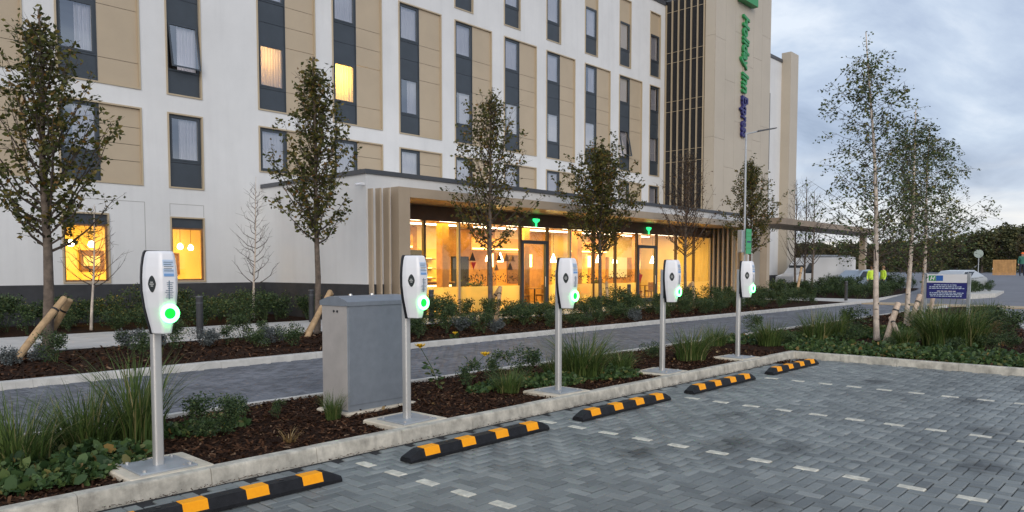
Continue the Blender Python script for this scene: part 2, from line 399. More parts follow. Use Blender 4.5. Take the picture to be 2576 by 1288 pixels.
def np_mesh(name, V, F, m, parent=None, smooth=False):
    me = bpy.data.meshes.new(name)
    V = np.asarray(V, dtype=np.float32).reshape(-1, 3); F = np.asarray(F, dtype=np.int32)
    k = F.shape[1]
    me.vertices.add(len(V)); me.vertices.foreach_set('co', V.ravel())
    me.loops.add(F.size); me.loops.foreach_set('vertex_index', F.ravel())
    me.polygons.add(len(F)); me.polygons.foreach_set('loop_start', np.arange(0, F.size, k, dtype=np.int32))
    me.polygons.foreach_set('loop_total', np.full(len(F), k, dtype=np.int32))
    if smooth: me.polygons.foreach_set('use_smooth', np.ones(len(F), dtype=bool))
    me.materials.append(M[m] if isinstance(m, str) else m)
    me.update(); me.validate()
    return link(name, me, parent)
def tag(o, label, cat, group=None):
    o['label'] = label; o['category'] = cat
    if group: o['group'] = group
    return o
def struct(o): o['kind'] = 'structure'; return o
def stuff(o): o['kind'] = 'stuff'; return o
def empty(name, loc=(0, 0, 0), rz=0.0, parent=None):
    o = bpy.data.objects.new(name, None); col.objects.link(o); o.location = loc; o.rotation_euler = (0, 0, rz)
    o.empty_display_size = 0.2
    if parent is not None: o.parent = parent
    return o
def copy_tree(o, parent=None):
    c = o.copy(); col.objects.link(c); c.parent = parent
    for ch in list(o.children): copy_tree(ch, c)
    return c

# leaves: n small folded diamonds at points P, each size s
def leaves(P, size, seed=0, droop=0.0, aspect=0.62, jitter=0.35, six=False):
    r = np.random.default_rng(seed)
    P = np.asarray(P, dtype=np.float64); n = len(P)
    d = r.normal(size=(n, 3)); d[:, 2] = d[:, 2] * 0.6 - droop
    d /= np.linalg.norm(d, axis=1)[:, None] + 1e-9
    t = r.normal(size=(n, 3)); s = np.cross(d, t); s /= np.linalg.norm(s, axis=1)[:, None] + 1e-9
    nn = np.cross(d, s)
    L = size * (1 + jitter * r.uniform(-1, 1, n))[:, None]
    w = L * aspect * 0.5
    fold = L * 0.12
    A = P; B = P + d * L * 0.5 + s * w + nn * fold; C = P + d * L; D = P + d * L * 0.5 - s * w + nn * fold
    if six:
        B1 = P + d * L * 0.28 + s * w * .9 + nn * fold * .8; B2 = P + d * L * 0.72 + s * w * .8 + nn * fold * .4
        D1 = P + d * L * 0.28 - s * w * .9 + nn * fold * .8; D2 = P + d * L * 0.72 - s * w * .8 + nn * fold * .4
        C = P + d * L - nn * fold * .6
        return np.stack([A, B1, B2, C, D2, D1], 1).reshape(-1, 3), np.arange(6 * n).reshape(n, 6)
    V = np.stack([A, B, C, D], 1).reshape(-1, 3)
    F = np.arange(4 * n).reshape(n, 4)
    return V, F

# ================================================================ SETTING
def ground_z(x): return -0.03 + 0.30 * min(1, max(0, (x - 44) / 16.0)) + 0.85 * min(1, max(0, (x - 58) / 9.0))
gx = [-1500, -200, -40, -8, 0, 8, 16, 24, 32, 40, 44, 48, 52, 56, 58, 60, 67, 70, 100, 200, 500, 1500, 3500]
gy = [-3000, -600, -100, -30, -8, 0, 8, 16, 24, 40, 100, 600, 3000]
V = [(x, y, ground_z(x)) for y in gy for x in gx]
F = [(j * len(gx) + i, j * len(gx) + i + 1, (j + 1) * len(gx) + i + 1, (j + 1) * len(gx) + i) for j in range(len(gy) - 1) for i in range(len(gx) - 1)]
struct(np_mesh('ground', V, F, 'asphalt'))

# ---- block paving, 90 degree herringbone
U = 0.0997
KERB_Y = 5.53
FARK_X = 13.76
def herringbone(x0, x1, y0, y1, ox, oy):
    """(cx, cy, alongY, column, row) of every block in the rectangle; ox, oy = corner of cell (0, 0)"""
    out = []
    for i in range(int(math.floor((x0 - ox) / U)), int(math.ceil((x1 - ox) / U))):
        for j in range(int(math.floor((y0 - oy) / U)), int(math.ceil((y1 - oy) / U))):
            d = (i - j) % 4
            if d == 0: out.append((ox + (i + 1) * U, oy + (j + .5) * U, 0, i, j))
            elif d == 3: out.append((ox + (i + .5) * U, oy + (j + 1) * U, 1, i, j))
    return out
HB = [(b[0], b[1], b[2], b[3], b[4]) for b in herringbone(-3.0, FARK_X, -5.5, KERB_Y, 3.75 - U / 2, 4.26 - U)]
HB = [b for b in HB if b[0] + (U if not b[2] else U / 2) < FARK_X + .02 and b[1] + (U if b[2] else U / 2) < KERB_Y + .02]
# block template: top, chamfer, sides
def block_verts(hx, hy, c=0.008, dep=0.03):
    v = []
    for ins, z in ((0, -dep), (0, -c * 0.8), (c, 0)):
        v += [(-hx + ins, -hy + ins, z), (hx - ins, -hy + ins, z), (hx - ins, hy - ins, z), (-hx + ins, hy - ins, z)]
    f = [(8, 9, 10, 11)]
    for k in (0, 4):
        for i in range(4):
            j = (i + 1) % 4; f.append((k + i, k + j, k + 4 + j, k + 4 + i))
    return np.array(v), np.array(f)
JW = 0.0075
BV = {0: block_verts(U - JW / 2, U / 2 - JW / 2), 1: block_verts(U / 2 - JW / 2, U - JW / 2)}
def in_view(x, y):
    return True
def blocks_mesh(name, items, m, parent, zoff=0.0, seed=1):
    r = np.random.default_rng(seed); Vs, Fs = [], []; o = 0
    for it in items:
        v, f = BV[it[2]]
        a, b, dz = r.normal(0, 0.008), r.normal(0, 0.008), r.normal(0, 0.0014)
        w = v.copy(); w[:, 2] += v[:, 0] * a + v[:, 1] * b + dz + zoff
        w[:, 0] += it[0]; w[:, 1] += it[1]
        Vs.append(w); Fs.append(f + o); o += len(w)
    return np_mesh(name, np.concatenate(Vs), np.concatenate(Fs), m, parent)
base = MB(); base.quad((-3.2, -5.7, -0.016), (FARK_X + .05, -5.7, -0.016), (FARK_X + .05, KERB_Y + .05, -0.016), (-3.2, KERB_Y + .05, -0.016))
park = struct(base.build('parking_pavement', 'joint'))
LINES = (0, 24, 48, 72)                                      # columns of the white marker blocks
white = [b for b in HB if b[2] == 1 and b[3] in LINES and b[4] % 4 == (0 - 3) % 4 and b[1] < 4.8 + (0.5 if b[3] == 24 or b[3] == 0 else 0) and b[1] > -3]
wset = set((b[3], b[4]) for b in white)
dark = [b for b in HB if (b[3], b[4]) not in wset]
# the 300 blocks that show largest
def vis_key(b):
    x, y = b[0], b[1]
    h = x * math.cos(R(HEAD)) + y * math.sin(R(HEAD)); s = x * math.sin(R(HEAD)) - y * math.cos(R(HEAD))
    p = R(PITCH); f = h * math.cos(p) + CAM_H * math.sin(p); u = h * math.sin(p) - CAM_H * math.cos(p)
    if f < 0.5: return 1e9
    px, py = 1288 + FPX * s / f, 784 - FPX * u / f
    return f if (0 < px < 2576 and py < 1288) else 1e9
dark.sort(key=vis_key)
near, rest = dark[:300], dark[300:]
pm = {}
for k_ in (0, 1):
    me = bpy.data.meshes.new('paver'); v, f = BV[k_]
    me.from_pydata(v.tolist(), [], f.tolist()); me.materials.append(M['paver1']); pm[k_] = me
pw = bpy.data.meshes.new('marker_paver'); v, f = BV[1]
pw.from_pydata(v.tolist(), [], f.tolist()); pw.materials.append(M['whitepaver'])
for b in near:
    o = link('paver', pm[b[2]], park); o.location = (b[0], b[1], random.gauss(0, 0.0014)); o.rotation_euler = (random.gauss(0, .008), random.gauss(0, .008), 0)
for b in white:
    o = link('marker_paver', pw, park); o.location = (b[0], b[1], 0.001); o.rotation_euler = (random.gauss(0, .006), random.gauss(0, .006), 0)
stuff(blocks_mesh('paver_field', rest, 'paver', park, 0, 3))
# drive
DR0, DR1, DRX1 = 8.06, 12.04, 37.0
base = MB(); base.quad((-7, DR0 - .05, -0.016), (DRX1 + .05, DR0 - .05, -0.016), (DRX1 + .05, DR1 + .05, -0.016), (-7, DR1 + .05, -0.016))
drv = struct(base.build('drive_pavement', 'joint'))
hb2 = [b for b in herringbone(-1.0, DRX1, DR0, DR1, 0.03, DR0 - 0.04) if DR0 < b[1] - (U if b[2] else U / 2) + 0.06 and b[1] + (U if b[2] else U / 2) < DR1 + 0.04]
stuff(blocks_mesh('paver_field', hb2, 'drive', drv, 0, 4))

# ---- kerbs: stones in a row
def kerb_row(name, p0, p1, width, z0, z1, m, batter=0.02, length=0.915, gap=0.004, seed=0, c=0.018):
    """stones from p0 to p1; the face looks to the right of the walk direction"""
    r = random.Random(seed)
    p0, p1 = Vector((*p0, 0)), Vector((*p1, 0)); d = (p1 - p0); L = d.length; d.normalize()
    ang = math.atan2(d.y, d.x)
    k = empty(name, (p0.x, p0.y, 0), ang); struct(k)
    prof = [(0, z0), (width, z0), (width, z1), (batter + c, z1), (batter + c * .3, z1 - c * .3), (batter, z1 - c), (0, z0 + (z1 - z0) * .15)]
    n = max(1, round(L / length)); step = L / n
    b = MB(); b.prism_x([(y, z) for y, z in prof], gap / 2, step - gap / 2)
    me = None
    for i in range(n):
        if me is None:
            o = b.build('kerb_stone', m, k); me = o.data
        else: o = link('kerb_stone', me, k)
        o.location = (i * step, r.gauss(0, 0.0022), r.gauss(0, 0.0018)); o.rotation_euler = (0, 0, r.gauss(0, 0.0012))
    return k
kerb_row('kerb', (-3.0, KERB_Y), (FARK_X + .0, KERB_Y), 0.125, -0.05, 0.118, 'kerb', seed=1)
kf = kerb_row('kerb', (FARK_X, KERB_Y + .125), (FARK_X, -5.5), 0.125, -0.05, 0.118, 'kerb', seed=2)
kerb_row('kerb', (-7.0, DR1), (DRX1, DR1), 0.15, -0.05, 0.105, 'edging', seed=3)
kerb_row('kerb', (-3.0, 7.99), (36.0, 7.99), 0.065, -0.05, 0.112, 'edging', batter=0.004, seed=4, c=0.006)
kerb_row('kerb', (37.0, 6.3), (22.6, 3.22), 0.12, -0.05, 0.06, 'edging', seed=5)

# ---- planting beds
def nz(x, y):
    if y < KERB_Y + .01 and x < FARK_X: return 0.0
    return (math.sin(x * 2.1 + y * 1.3) + math.sin(x * 5.3 - y * 3.7 + 1.2) * .5 + math.sin(x * 11.1 + y * 9.3) * .3 + math.sin(x * 3.1 + y * 14.7) * .25) * 0.011
def bed(name, xs, lo, hi, z, nv):
    V, F = [], []
    for i, x in enumerate(xs):
        a, b = lo(x), hi(x)
        for j in range(nv + 1):
            y = a + (b - a) * j / nv
            edge = min(j, nv - j)
            V.append((x, y, (z(x) if callable(z) else z) + (nz(x, y) if edge > 0 else -0.02)))
    n = nv + 1
    for i in range(len(xs) - 1):
        for j in range(nv): F.append((i * n + j, (i + 1) * n + j, (i + 1) * n + j + 1, i * n + j + 1))
    return struct(np_mesh(name, V, F, 'mulch', smooth=True))
def fr(a, b, s): 
    n = max(1, round((b - a) / s)); return [a + (b - a) * i / n for i in range(n + 1)]
def lerp_pts(pts):
    def f(x):
        for (x0, y0), (x1, y1) in zip(pts, pts[1:]):
            if x <= x1: return y0 + (y1 - y0) * max(0, (x - x0)) / (x1 - x0)
        return pts[-1][1]
    return f
bed('planting_bed', fr(-3, FARK_X + .13, 0.08), lambda x: KERB_Y + .11, lambda x: 8.005, 0.085, 30)
far_lo = lerp_pts([(13.8, -5.4), (16, -5), (18, -1), (20.0, 2.2), (22.7, 3.32), (37, 6.4)])
far_hi = lerp_pts([(13.8, 8.005), (33, 8.005), (37, 6.9)])
bed('planting_bed', fr(FARK_X + .11, 36.9, 0.15), far_lo, far_hi, 0.085, 40)
bed('planting_bed', fr(-7, 37, 0.2), lambda x: DR1 + .13, lambda x: 16.2, 0.085, 16)
bed('planting_bed', fr(-7, 13.15, 0.25), lambda x: 19.9, lambda x: 23.95, 0.10, 14)
bed('planting_bed', fr(41, 58, 0.4), lambda x: 12.6 + (x - 41) * .12, lambda x: 19.0, lambda x: ground_z(x) + .09, 14)
kerb_row('kerb', (41.0, 12.5), (58.0, 14.54), 0.12, -0.05, 0.10, 'edging', seed=6)
# ---- pale footpath with slab joints along the building
b = MB(); b.box(-7, 37.2, 16.2, 19.9, -0.04, 0.082)
fp = struct(b.build('footpath', 'joint'))
def slabs(x0, x1, y0, y1, nx, ny):
    sx, sy = (x1 - x0) / nx, (y1 - y0) / ny
    b = MB(); b.cbox(0.003, sx - .003, 0.003, sy - .003, 0.03, 0.10, 0.004)
    me = None
    for i in range(nx):
        for j in range(ny):
            if me is None: o = b.build('paving_slab', 'path', fp); me = o.data
            else: o = link('paving_slab', me, fp)
            o.location = (x0 + i * sx, y0 + j * sy, random.gauss(0, .001))
slabs(-7, 13.2, 16.2, 19.9, 22, 4)
slabs(13.2, 37.2, 16.2, 18.1, 26, 2)
b = MB(); b.box(37.2, 41.0, 12.2, 19.9, -0.04, 0.09); struct(b.build('footpath', 'path'))
b = MB(); b.box(37.6, 39.4, 3.0, 12.0, -0.04, 0.02); struct(b.build('crossing_strip', mat('tactile_buff', (0.42, 0.33, 0.22), 0.85, var=0.15)))

# ---- bark chips and debris
def chips(name, n, xr, lo, hi, z, size, seed, tilt=.35):
    r = np.random.default_rng(seed)
    x = r.uniform(*xr, n); v = r.uniform(0, 1, n)
    a = np.array([lo(q) for q in x]); c = np.array([hi(q) for q in x]); y = a + (c - a) * v
    zz = np.array([nz(p, q) for p, q in zip(x, y)]) + z + r.uniform(0.002, 0.018, n)
    ang = r.uniform(0, 6.283, n); L = size * r.uniform(.5, 1.4, n); w = L * r.uniform(.25, .5, n)
    tx, ty = r.normal(0, tilt, n), r.normal(0, tilt, n)
    d = np.stack([np.cos(ang), np.sin(ang), tx], 1) * L[:, None] / 2; s = np.stack([-np.sin(ang), np.cos(ang), ty], 1) * w[:, None] / 2
    P = np.stack([x, y, zz], 1)
    V = np.stack([P - d - s, P + d - s * .7, P + d + s * .8, P - d * .9 + s], 1).reshape(-1, 3)
    return stuff(tag(np_mesh(name, V, np.arange(4 * n).reshape(n, 4), 'chips'), 'loose dark brown bark chips spread over the planting bed', 'bark mulch'))
chips('bark_mulch', 34000, (0, FARK_X), lambda x: KERB_Y + .15, lambda x: 7.97, 0.085, 0.040, 11)
chips('bark_mulch', 22000, (FARK_X + .15, 30), far_lo, far_hi, 0.085, 0.06, 12)
chips('bark_mulch', 16000, (1, 30), lambda x: DR1 + .2, lambda x: 16.1, 0.085, 0.07, 13)

deb = chips('kerb_debris', 1500, (0.5, FARK_X - .05), lambda x: KERB_Y - .05 - .05 * abs(math.sin(x * 3.3)), lambda x: KERB_Y - .016, 0.0, 0.020, 14, .12)
deb['label'] = 'dark soil and leaf crumbs along the foot of the parking kerb'; deb['category'] = 'debris'
for q_, (dx_, dy_) in enumerate(((13.3, 5.2), (12.9, 5.35))):
    deb = chips('kerb_debris', 260, (dx_ - .25, dx_ + .25), lambda x, y=dy_: y - .10, lambda x, y=dy_: y + .12, 0.004, 0.035, 15 + q_)
    deb['label'] = 'small heap of dead leaves in the kerb corner of the last bay'; deb['category'] = 'debris'

# ================================================================ HOTEL
FY = 24.0
hotel = tag(empty('hotel_building', (13.2, FY, 0)), 'large white rendered hotel with beige panels, dark windows and tan tower', 'building')
HO = Vector((13.2, FY, 0))
class HMB(MB):                    # geometry given in world metres, stored from the hotel's base point
    def build(s, name, mats, parent=None, smooth=False):
        s.v = [(x - HO.x, y - HO.y, z - HO.z) for x, y, z in s.v]
        return MB.build(s, name, mats, parent if parent is not None else hotel, smooth)
def wall_with_openings(b, x0, x1, z0, z1, ops, y, depth):
    xs = sorted(set([x0, x1] + [o[0] for o in ops] + [o[1] for o in ops])); zs = sorted(set([z0, z1] + [o[2] for o in ops] + [o[3] for o in ops]))
    for i in range(len(xs) - 1):
        for j in range(len(zs) - 1):
            xm, zm = (xs[i] + xs[i + 1]) / 2, (zs[j] + zs[j + 1]) / 2
            if any(o[0] < xm < o[1] and o[2] < zm < o[3] for o in ops): continue
            b.quad((xs[i], y, zs[j]), (xs[i + 1], y, zs[j]), (xs[i + 1], y, zs[j + 1]), (xs[i], y, zs[j + 1]))
    for o in ops:
        a, c, d, e_ = o[:4]
        b.quad((a, y, d), (a, y + depth, d), (a, y + depth, e_), (a, y, e_))
        b.quad((c, y, d), (c, y, e_), (c, y + depth, e_), (c, y + depth, d))
        b.quad((a, y, d), (c, y, d), (c, y + depth, d), (a, y + depth, d))
        b.quad((a, y, e_), (a, y + depth, e_), (c, y + depth, e_), (c, y, e_))
WW, WB = 1.04, 2.20
wide = dict(A=3.95, B=7.03, D=13.17, E=16.17, F=19.29, G=22.33, H=25.42, I=28.43, J=31.52, K=34.63)
narrow = dict(C=10.09, L=37.70)
openings = []      # x0, x1, z0, z1, column, level
for k_, x in list(wide.items()) + list(narrow.items()):
    w = WB if k_ in wide else WW
    openings.append((x, x + w, 4.25 if x < 13 else 5.03, 6.52, k_, 1))
    openings.append((x, x + w, 7.15, 12.30, k_, 2))
    openings.append((x, x + WW, 12.87, 16.48, k_, 4))
GW = [(7.03, 8.22, 1.28, 3.27), (10.09, 11.12, 1.28, 3.27)]
allops = openings + [(a, b_, c, d, 'g', 0) for a, b_, c, d in GW]
b = HMB(); wall_with_openings(b, -7, 58, 1.2, 17.2, allops, FY, 0.13)
b.quad((-7, FY, 17.2), (58, FY, 17.2), (58, FY + 14, 17.2), (-7, FY + 14, 17.2))
b.quad((-7, FY, 0), (-7, FY + 14, 0), (-7, FY + 14, 17.2), (-7, FY, 17.2))
b.quad((58, FY, 0), (58, FY + 14, 0), (58, FY + 14, 17.2), (58, FY, 17.2))
b.quad((-7, FY + 14, 0), (58, FY + 14, 0), (58, FY + 14, 17.2), (-7, FY + 14, 17.2))
b.build('wall', 'render')
for a, c in ((-7, 13.2), (38.6, 58)):
    b = HMB(); b.box(a, c, FY - 0.015, FY + .1, -0.05, 1.2); b.build('plinth', 'plinth')
b = HMB(); b.box(-7.1, 58.1, FY - 0.08, FY + 0.4, 17.2, 17.42); b.build('parapet_coping', 'coping')
# shallow render grooves over the ground-floor windows
for (a, c) in ((7.03, 9.3), (10.05, 11.15)):
    g = HMB()
    for q in ((a, c, 3.70, 3.718), (a, a + .018, 3.3 if c < 10 else 3.33, 3.70), (c - .018, c, 1.25 if c < 10 else 3.33, 3.70)): g.box(q[0], q[1], FY - .003, FY + .01, q[2], q[3])
    g.build('render_groove', mat('groove', (0.36, 0.35, 0.34), 0.9))

def pleated(x0, x1, z0, z1, y, seed, amp=0.03, per=0.11, open_=0.0):
    r = random.Random(seed); n = max(8, int((x1 - x0) / 0.022)); V = []; F = []
    ph = r.random() * 6
    for i in range(n + 1):
        x = x0 + (x1 - x0) * i / n
        yy = y + amp * math.sin(x * 6.283 / per + ph + 1.2 * math.sin(x * 5 + ph)) + amp * .4 * math.sin(x * 23 + ph)
        V += [(x, yy, z0), (x, yy, z1)]
    for i in range(n): F.append((2 * i, 2 * i + 2, 2 * i + 3, 2 * i + 1))
    return V, F
def frame_rect(b, x0, x1, z0, z1, t, y0, y1):
    b.box(x0, x1, y0, y1, z0, z0 + t); b.box(x0, x1, y0, y1, z1 - t, z1)
    b.box(x0, x0 + t, y0, y1, z0 + t, z1 - t); b.box(x1 - t, x1, y0, y1, z0 + t, z1 - t)
PY_ = FY + 0.10       # plane of the infill
LIT = {('D', 2, 0), ('E', 2, 0)}
seed = 100
def make_bay(x0, x1, z0, z1, key, level):
    global seed
    bay = empty('window_bay', (x0 - HO.x, 0, z0 - HO.z), parent=hotel)
    def B(): 
        m = MB(); return m
    def put(m, name, mats, smooth=False):
        m.v = [(x - x0, y - FY, z - z0) for x, y, z in m.v]
        return m.build(name, mats, bay, smooth)
    t = B(); frame_rect(t, x0 - .045, x1 + .045, z0 - .045, z1 + .045, 0.047, FY - 0.03, FY + 0.06); put(t, 'trim', 'trim')
    wx1 = x0 + WW
    # infill levels of the dark strip: (kind, z0, z1)
    if level == 1:
        lv = [('p', 4.25, 5.03), ('g', 5.03, 6.52)] if z0 < 5 else [('g', 5.03, 6.52)]
        pj = [4.25, 4.92, 5.42, 5.94, 6.52] if z0 < 5 else [5.03, 5.50, 5.98, 6.52]
    elif level == 2:
        lv = [('p', 7.15, 7.88), ('g', 7.88, 9.42), ('p', 9.42, 10.13), ('p', 10.13, 10.83), ('g', 10.83, 12.30)]
        pj = [7.15, 7.88, 9.42, 10.13, 10.83, 12.30]
    else:
        lv = [('p', 12.87, 13.72), ('g', 13.72, 15.27), ('b', 15.27, 16.48)]
        pj = []
    gi = 0
    for kind, a, c in lv:
        if kind == 'p':
            m = B(); m.box(x0 + .002, wx1, PY_ - .03, PY_, a + .006, c - .006); put(m, 'dark_panel', 'anthracite')
        elif kind == 'b':
            m = B(); m.box(x0 + .002, wx1, PY_ - .04, PY_, a + .006, c - .006); put(m, 'beige_panel', 'beige')
        else:
            seed += 1
            lit = (key, level, gi) in LIT
            tilt = (key == 'C' and level == 2 and gi == 0) or (key == 'K' and level == 2 and gi == 0)
            m = B(); frame_rect(m, x0 + .003, wx1 - .003, a, c, 0.06, PY_ - .05, PY_ + .02); put(m, 'window_frame', 'anthracite')
            m = B(); frame_rect(m, x0 + .064, wx1 - .064, a + .061, c - .061, 0.05, -.03, .03)
            q = B(); q.quad((x0 + .11, 0, a + .108), (wx1 - .11, 0, a + .108), (wx1 - .11, 0, c - .108), (x0 + .11, 0, c - .108))
            if tilt:
                # hung at the head, pushed out at the foot
                top = c - .06; s_ = math.sin(R(11)); c_ = math.cos(R(11))
                for mm in (m, q): mm.v = [(x, (y) * c_ - (top - z) * s_, top - (top - z) * c_ + y * s_) for x, y, z in mm.v]
            for mm in (m, q): mm.v = [(x, y + PY_ - .035, z) for x, y, z in mm.v]
            put(m, 'sash', 'anthracite'); put(q, 'glass_pane', 'glass')
            r = random.Random(seed)
            cu = B(); gap = r.choice([0, 0, 0, .25, .35, .5]) if not lit else 0
            sx0, sx1 = x0 + .05, wx1 - .05
            if gap:
                cu.add(*pleated(sx0 + gap * (sx1 - sx0), sx1, a + .03, c - .03, PY_ + .09, seed))
                cu.add(*pleated(sx0, sx0 + .05, a + .03, c - .03, PY_ + .09, seed + 500))
            else: cu.add(*pleated(sx0, sx1, a + .03, c - .03, PY_ + .09, seed, amp=.022))
            put(cu, 'curtain', 'curtain_lit' if lit else 'curtain')
            gi += 1
    if x1 - x0 > 1.5:
        for a, c in zip(pj, pj[1:]):
            m = B(); m.box(wx1 + .014, x1 - .002, PY_ - .055, PY_, a + .007, c - .007); put(m, 'beige_panel', 'beige')
        m = B(); m.box(wx1 - .01, wx1 + .012, PY_ - .07, PY_, z0, z1); put(m, 'mullion', 'anthracite')
for o in openings: make_bay(*o)
# rooms behind the windows: dim shells, two of them lit
b = HMB(); b.box(-6.9, 57.9, FY + 1.6, FY + 1.7, 4.3, 17.0); b.build('room_wall', 'room')
b = HMB()
for z in (3.95, 6.85, 9.78, 12.60, 16.7): b.box(-6.9, 57.9, FY + .14, FY + 1.6, z, z + .15)
b.build('floor_slab', 'room')
b = HMB()
for x in (3.4, 6.6, 9.7, 12.8, 15.78, 18.85, 21.95, 25.0, 28.0, 31.1, 34.2, 37.3, 40.5): b.box(x, x + .12, FY + .14, FY + 1.6, 4.3, 16.9)
b.build('partition_wall', 'room')
def point(name, loc, col_, e_, size=0.1, parent=None):
    d = bpy.data.lights.new(name, 'POINT'); d.energy = e_; d.color = col_; d.shadow_soft_size = size
    o = bpy.data.objects.new(name, d); col.objects.link(o); o.location = loc
    return o
def area(name, loc, col_, e_, sx, sy, rot=(0, 0, 0)):
    d = bpy.data.lights.new(name, 'AREA'); d.energy = e_; d.color = col_; d.shape = 'RECTANGLE'; d.size = sx; d.size_y = sy
    o = bpy.data.objects.new(name, d); col.objects.link(o); o.location = loc; o.rotation_euler = rot
    return o
for x, e_, c_ in ((13.17, 46, (1, .62, .24)), (16.17, 190, (1, .64, .09))):
    b = HMB(); b.tube([(x + .52, FY + .95, 9.55), (x + .52, FY + .95, 9.30)], [.10, .16], 12); b.tube([(x + .52, FY + .95, 9.75), (x + .52, FY + .95, 9.5)], .01, 5)
    b.build('ceiling_lamp', 'lampwarm')
    point('room_lamp', (x + .52, FY + .85, 9.0), c_, e_)

# ground-floor windows: frames, glass, lit rooms
for i, (a, c, d, e_) in enumerate(GW):
    bay = empty('window_bay', (a - HO.x, 0, d - HO.z), parent=hotel)
    def put(m, name, mats):
        m.v = [(x - a, y - FY, z - d) for x, y, z in m.v]; return m.build(name, mats, bay)
    m = MB(); frame_rect(m, a - .04, c + .04, d - .05, e_ + .04, 0.045, FY - .03, FY + .07); put(m, 'trim', 'trim')
    m = MB(); frame_rect(m, a + .003, c - .003, d, e_ - .3, 0.055, FY + .05, FY + .11); put(m, 'window_frame', 'wood')
    m = MB(); m.box(a + .003, c - .003, FY + .04, FY + .11, e_ - .3, e_); put(m, 'blind_box', 'anthracite')
    m = MB(); m.quad((a + .05, FY + .08, d + .05), (c - .05, FY + .08, d + .05), (c - .05, FY + .08, e_ - .34), (a + .05, FY + .08, e_ - .34)); put(m, 'glass_pane', 'shopglass')
b = HMB()
b.box(5.4, 12.9, FY + 4.2, FY + 4.3, 0.1, 3.9)
b.box(5.3, 5.4, FY + .14, FY + 4.3, 0.1, 3.9); b.box(12.9, 13.0, FY + .14, FY + 4.3, 0.1, 3.9)
b.build('breakfast_room_wall', 'warmwall')
b = HMB(); b.box(5.4, 12.9, FY + .14, FY + 4.2, 3.45, 3.55); b.build('breakfast_room_ceiling', 'warmceil')
b = HMB(); b.box(5.4, 12.9, FY + .14, FY + 4.2, 0.0, 0.1); b.build('breakfast_room_floor', 'woodfloor')
for x, y in ((8.4, 26.0), (9.6, 27.2), (11.3, 26.2), (12.2, 27.4), (10.7, 27.5), (7.6, 25.3)):
    p = tag(empty('pendant_lamp', (x, y, 2.35)), 'small glowing pendant lamp hanging in the lit ground-floor room', 'lamp', 'pendants in the ground-floor room')
    m = MB(); m.tube([(0, 0, 0), (0, 0, .06), (0, 0, .16), (0, 0, .2)], [.07, .1, .07, .02], 12); m.build('lamp_shade', 'lampwarm', p, True)
    m = MB(); m.tube([(0, 0, .19), (0, 0, 1.1)], .008, 5); m.build('cord', 'blackplastic', p)
for x in (7.5, 10.8): area('ceiling_light', (x, FY + 2.0, 3.4), (1, .60, .06), 190, 2.0, 1.5)
for k_, (x0, x1, z0, z1) in enumerate(((10.95, 11.55, 1.5, 2.3), (11.75, 12.1, 1.45, 2.25), (8.7, 9.5, 1.6, 2.3))):
    b = HMB(); frame_rect(b, x0, x1, z0, z1, .05, FY + 4.14, FY + 4.2); b.box(x0 + .05, x1 - .05, FY + 4.17, FY + 4.2, z0 + .05, z1 - .05)
    pic = b.build('picture_frame', 'wood')
    b = MB(); b.box(x0 + .14 - HO.x, x1 - .14 - HO.x, 4.15, 4.172, z0 + .16, z1 - .2); b.build('print', 'signwhite', pic)

# ---- single-storey wing with the glazed front
EX0, EX1, EY = 13.2, 38.6, 18.0
GY = 19.5
PX0, PX1 = 14.52, 36.8
b = HMB()
b.quad((EX0, EY, 1.2), (EX0, FY, 1.2), (EX0, FY, 4.43), (EX0, EY, 4.43))
b.quad((EX1, EY, 0), (EX1, FY, 0), (EX1, FY, 4.43), (EX1, EY, 4.43))
wall_with_openings(b, EX0, EX1, 0.0, 4.43, [(PX0 - .02, PX1 + .02, -1, 3.83)], EY, 0.2)
b.quad((EX0, EY, 4.43), (EX1, EY, 4.43), (EX1, FY, 4.43), (EX0, FY, 4.43))
b.build('wing_wall', 'render')
b = HMB(); b.box(EX0 - .012, EX0 + .1, EY - .012, FY - .02, 0, 1.2); b.box(EX0 + .1, PX0 - .45, EY - .012, EY + .1, 0, 1.2); b.build('wing_plinth', 'plinth')
b = HMB(); b.box(PX1 + .55, EX1 + .01, EY - .012, EY + .1, 0, 1.2); b.build('wing_plinth', 'plinth')
b = HMB(); b.box(EX0 - .05, EX1 + .05, EY - .05, EY + .3, 4.43, 4.56); b.box(EX0 - .05, EX0 + .3, EY + .3, FY, 4.43, 4.56); b.box(EX1 - .3, EX1 + .05, EY + .3, FY, 4.43, 4.56); b.build('wing_coping', 'coping')
# tan portal frame with fins
FRY = 17.62
b = HMB(); b.box(PX0 - .43, PX0, FRY, EY + .05, 0.09, 4.10); b.build('portal_jamb', 'portal')
b = HMB(); b.box(PX1, PX1 + .43, FRY, EY + .05, 0.09, 4.10); b.build('portal_jamb', 'portal')
npan = 9
for i in range(npan):
    a = PX0 + (PX1 - PX0) * i / npan; c = PX0 + (PX1 - PX0) * (i + 1) / npan
    b = HMB(); b.box(a + .004, c - .004, FRY, FRY + .08, 3.81, 4.10); b.build('portal_panel', 'portal')
b = HMB(); b.box(PX0, PX1, FRY + .08, GY, 3.815, 3.90); b.build('soffit', 'portal')
b = HMB(); b.box(PX0 - .02, PX0, EY + .05, GY, 0.09, 3.82); b.build('portal_reveal', 'portal')
fin = HMB(); 
for i, x in enumerate((13.25, 13.52, 13.80)):
    b = HMB(); b.prism([(x, EY + .02), (x, FRY + .20 - i * .045), (x + .03, FRY + .16 - i * .045), (x + .06, FRY + .20 - i * .045), (x + .06, EY + .02)], 0.09, 3.99 + i * .03); b.build('fin', 'portal')
